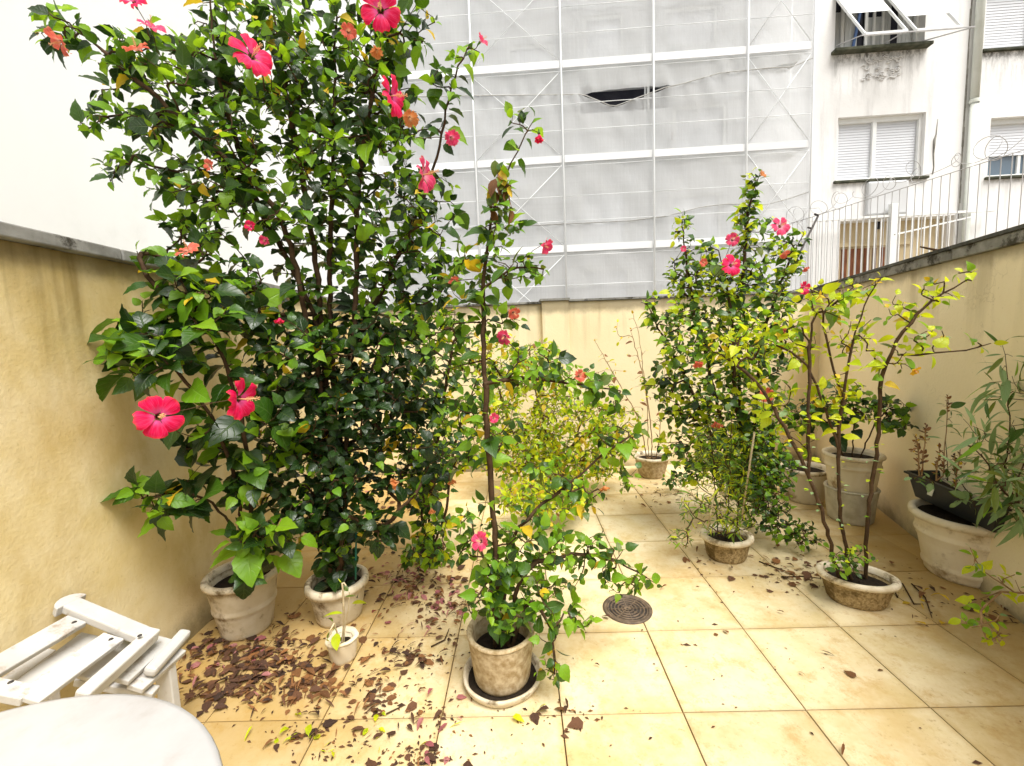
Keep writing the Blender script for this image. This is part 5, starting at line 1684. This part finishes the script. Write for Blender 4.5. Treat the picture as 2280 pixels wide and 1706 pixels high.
# ---- litter: dead leaves, petals and twigs on the tiles
def flat_leaf(kind, curl):
    v, f, uv = tmpl(kind, .5 * curl, .35 * curl, .12, .5 * curl, 6, .15)
    v = v.copy()
    v[:, 2] = (v[:, 2] - v[:, 2].min()) * .34
    return v, f, uv


FLV = [flat_leaf('ovate', .6), flat_leaf('oval', 1.2), flat_leaf('ovate', 1.9), flat_leaf('oval', 2.4), flat_leaf('lance', 1.6), flat_leaf('ovate', 2.6)]
FLM = {}
for c in ('litter', 'dry', 'petal_fallen', 'lime', 'yellow'):
    for i, (v, f, uv) in enumerate(FLV):
        FLM[c, i] = mesh_from(v, f, uv, [LM[c]], 'fallen_leaf', tint=np.zeros(len(v)))
g = np.random.default_rng(77)
AREAS = [  # px centre, spread, count, classes
    (930, 1290, 60, 30, 150, ('petal_fallen', 'litter', 'litter', 'dry')), (1000, 1350, 45, 30, 90, ('petal_fallen', 'litter', 'dry')), (860, 1330, 60, 35, 60, ('litter', 'dry', 'petal_fallen')),
    (520, 1480, 60, 35, 110, ('litter', 'litter', 'dry', 'petal_fallen')), (600, 1500, 60, 40, 120, ('litter', 'litter', 'dry')), (690, 1520, 40, 35, 100, ('litter', 'dry', 'dry')), (480, 1550, 60, 22, 60, ('litter', 'litter', 'dry')), (840, 1540, 22, 30, 45, ('litter', 'dry')),
    (930, 1460, 50, 18, 40, ('litter', 'litter', 'dry')), (760, 1440, 80, 40, 50, ('litter', 'dry')), (680, 1650, 40, 18, 22, ('dry', 'litter', 'lime')), (900, 1630, 60, 50, 16, ('litter', 'lime', 'dry')),
    (985, 1590, 40, 25, 10, ('litter', 'petal_fallen')), (620, 1430, 70, 30, 80, ('litter', 'litter', 'dry')), (460, 1450, 50, 40, 80, ('litter', 'litter', 'dry')), (950, 1690, 30, 10, 8, ('litter', 'petal_fallen')),
    (830, 1665, 60, 30, 14, ('lime', 'litter')), (1480, 1105, 50, 14, 40, ('litter', 'dry')), (1740, 1270, 50, 20, 34, ('litter', 'dry')), (1800, 1285, 40, 12, 16, ('dry', 'litter')),
    (2060, 1300, 50, 40, 22, ('litter', 'dry', 'yellow')), (1560, 1230, 20, 24, 10, ('dry',)), (1330, 1500, 140, 120, 9, ('litter', 'litter', 'lime')), (1700, 1420, 200, 90, 9, ('litter', 'dry')),
    (850, 1120, 50, 40, 36, ('dry', 'petal_fallen', 'litter')), (1230, 1590, 60, 16, 8, ('litter', 'litter', 'dry')), (2230, 1360, 40, 20, 16, ('litter', 'dry'))]
WHERE = ['in the drift between the big hibiscus and the centre pot', 'beside the rim of the centre pot', 'between the big hibiscus pot and the centre pot',
         'on the tiles beside the folding chair', 'in front of the large rounded cream pot', 'in the heap in front of the small white pot', 'beside the edge of the round table',
         'in the small heap beside the centre saucer', 'on the tiles just behind the centre saucer', 'around the small white pot', 'on the front row of tiles near the round table',
         'on the front row of tiles below the saucer', 'just in front of the centre saucer', 'between the cream pot and the small white pot', 'at the foot of the left wall by the chair',
         'at the bottom edge in front of the saucer', 'at the bottom edge near the round table', 'near the stained pot by the back wall', 'between the two stone bowls', 'beside the oval stone bowl',
         'between the oval bowl and the big white pot', 'beside the white-rimmed stone bowl', 'on the open tiles before the floor drain', 'on the open tiles before the oval bowl',
         'on the far tiles beyond the big hibiscus', 'on the grout line beside the saucer', 'under the straggling branch at the right edge']
cand = []
for ai, (px, py, sx, sy, n, cl) in enumerate(AREAS):
    for _ in range(n):
        x, y = px + g.normal() * sx, py + g.normal() * sy
        q = gz(x, y)
        if q.x < LX + .04 or q.y < .75 or q.y > 4.95:
            continue
        if any((q - L_).xy.length < r_ for L_, r_ in ((LD, .22), (LCp, .07), (LA, .15), (LB, .14), (LE, .16), (LF, .16), (LG, .19))):
            continue
        big = g.uniform(.018, .054) * (1.15 if 'dry' in cl else 1)
        cand.append((q, big, str(g.choice(cl)), ai))
LBL = {'litter': ('dark brown curled dead leaf', 'dead leaf', 'dark fallen leaves'),
       'dry': ('light brown dry fallen leaf', 'dead leaf', 'light brown fallen leaves'),
       'petal_fallen': ('faded pink fallen hibiscus petal', 'petal', 'faded pink petals'),
       'lime': ('small yellow-green fallen leaf', 'fallen leaf', 'yellow-green fallen leaves'),
       'yellow': ('bright yellow fallen leaf', 'fallen leaf', 'yellow fallen leaves')}
sc_px = [b / max(.3, (q - EYEV).length) for q, b, c, ai in cand]
keep = set(np.argsort(sc_px)[::-1][:290].tolist())
vs, fs, us, ti, fm, nb_ = [], [], [], [], [], 0
cls_list = ['litter', 'dry', 'petal_fallen', 'lime', 'yellow']
for k, (q, s, c, ai) in enumerate(cand):
    i = int(g.integers(len(FLV)))
    Mx = (Matrix.Translation((q.x, q.y, .0055 + g.uniform(0, .004))) @ Matrix.Rotation(g.uniform(0, 6.28), 4, 'Z')
          @ Matrix.Rotation(g.normal(0, .12), 4, 'X') @ Matrix.Rotation(g.normal(0, .10), 4, 'Y') @ Matrix.Scale(s * 1.25, 4))
    if k in keep:
        o = link('fallen_petal' if c == 'petal_fallen' else 'fallen_leaf', FLM[c, i])
        o.matrix_world = Mx
        a_, b_, c_ = LBL[c]
        tag(o, a_ + ' ' + WHERE[ai], b_, c_ + ', ' + WHERE[ai])
        continue
    v, f, uv = FLV[i]
    A_ = np.array(Mx)
    vs.append(v @ A_[:3, :3].T + A_[:3, 3])
    fs += [tuple(a + nb_ for a in q_) for q_ in f]
    us.append(uv)
    ti.append(np.full(len(v), g.random()))
    fm += [cls_list.index(c)] * len(f)
    nb_ += len(v)
for _ in range(1300):                                    # crumbs and bits
    a_ = AREAS[int(g.integers(len(AREAS)))]
    x, y = a_[0] + g.normal() * a_[2] * 1.5, a_[1] + g.normal() * a_[3] * 1.5
    q = gz(x, y)
    if q.x < LX + .03 or q.y < .75 or q.y > 4.97 or (q - RW0).dot(RWN) > -.02:
        continue
    s = g.uniform(.003, .010)
    a = g.uniform(0, 6.28)
    c_, s_2 = math.cos(a) * s * g.uniform(.8, 2.2), math.sin(a) * s * 1.2
    z = .0065
    vs.append(np.array([(q.x - c_, q.y - s_2, z), (q.x + s_2 * .4, q.y - c_ * .4, z + s * .3), (q.x + c_, q.y + s_2, z), (q.x - s_2 * .4, q.y + c_ * .4, z + s * .5)]))
    fs.append((nb_, nb_ + 1, nb_ + 2, nb_ + 3))
    us.append(np.full((4, 2), .3))
    ti.append(np.full(4, g.random()))
    fm.append(int(g.choice([0, 0, 0, 1])))
    nb_ += 4
tag(link('leaf_litter', mesh_from(np.concatenate(vs), fs, np.concatenate(us), [LM[c] for c in cls_list], 'leaf_litter', fm, np.concatenate(ti))), kind='stuff')
# fallen twigs
TWL = ['longest bent dry twig between the oval bowl and the big white pot', 'straight dry twig nearest the big white pot', 'tiny bent twig touching the oval bowl', 'thin dry twig beside the white-rimmed bowl', 'level dry twig lying against the oval bowl',
       'short dark twig behind the centre pot under its leaves', 'curved dry twig between the small white pot and the centre pot', 'thin dry twig on the front tiles near the round table', 'very short twig lying beside the centre saucer']
for k, pts in enumerate([[(1985, 1290), (2010, 1300), (2035, 1345), (2050, 1345)], [(2030, 1300), (2060, 1330), (2075, 1375)], [(1990, 1310), (1998, 1330), (2000, 1325)], [(1690, 1250), (1730, 1265), (1760, 1275)],
                         [(1740, 1285), (1790, 1283), (1830, 1288)], [(1060, 1200), (1065, 1220), (1062, 1250)], [(960, 1440), (990, 1425), (1000, 1400)], [(860, 1590), (900, 1570)], [(1070, 1540), (1080, 1560)]]):
    P_ = [gz(x, y, .010) for x, y in pts]
    tag(MB().tube(P_, [.004] * (len(P_) - 1) + [.002], 6).build('fallen_twig', M['bark']), TWL[k], 'twig', 'fallen twigs on the tiles')
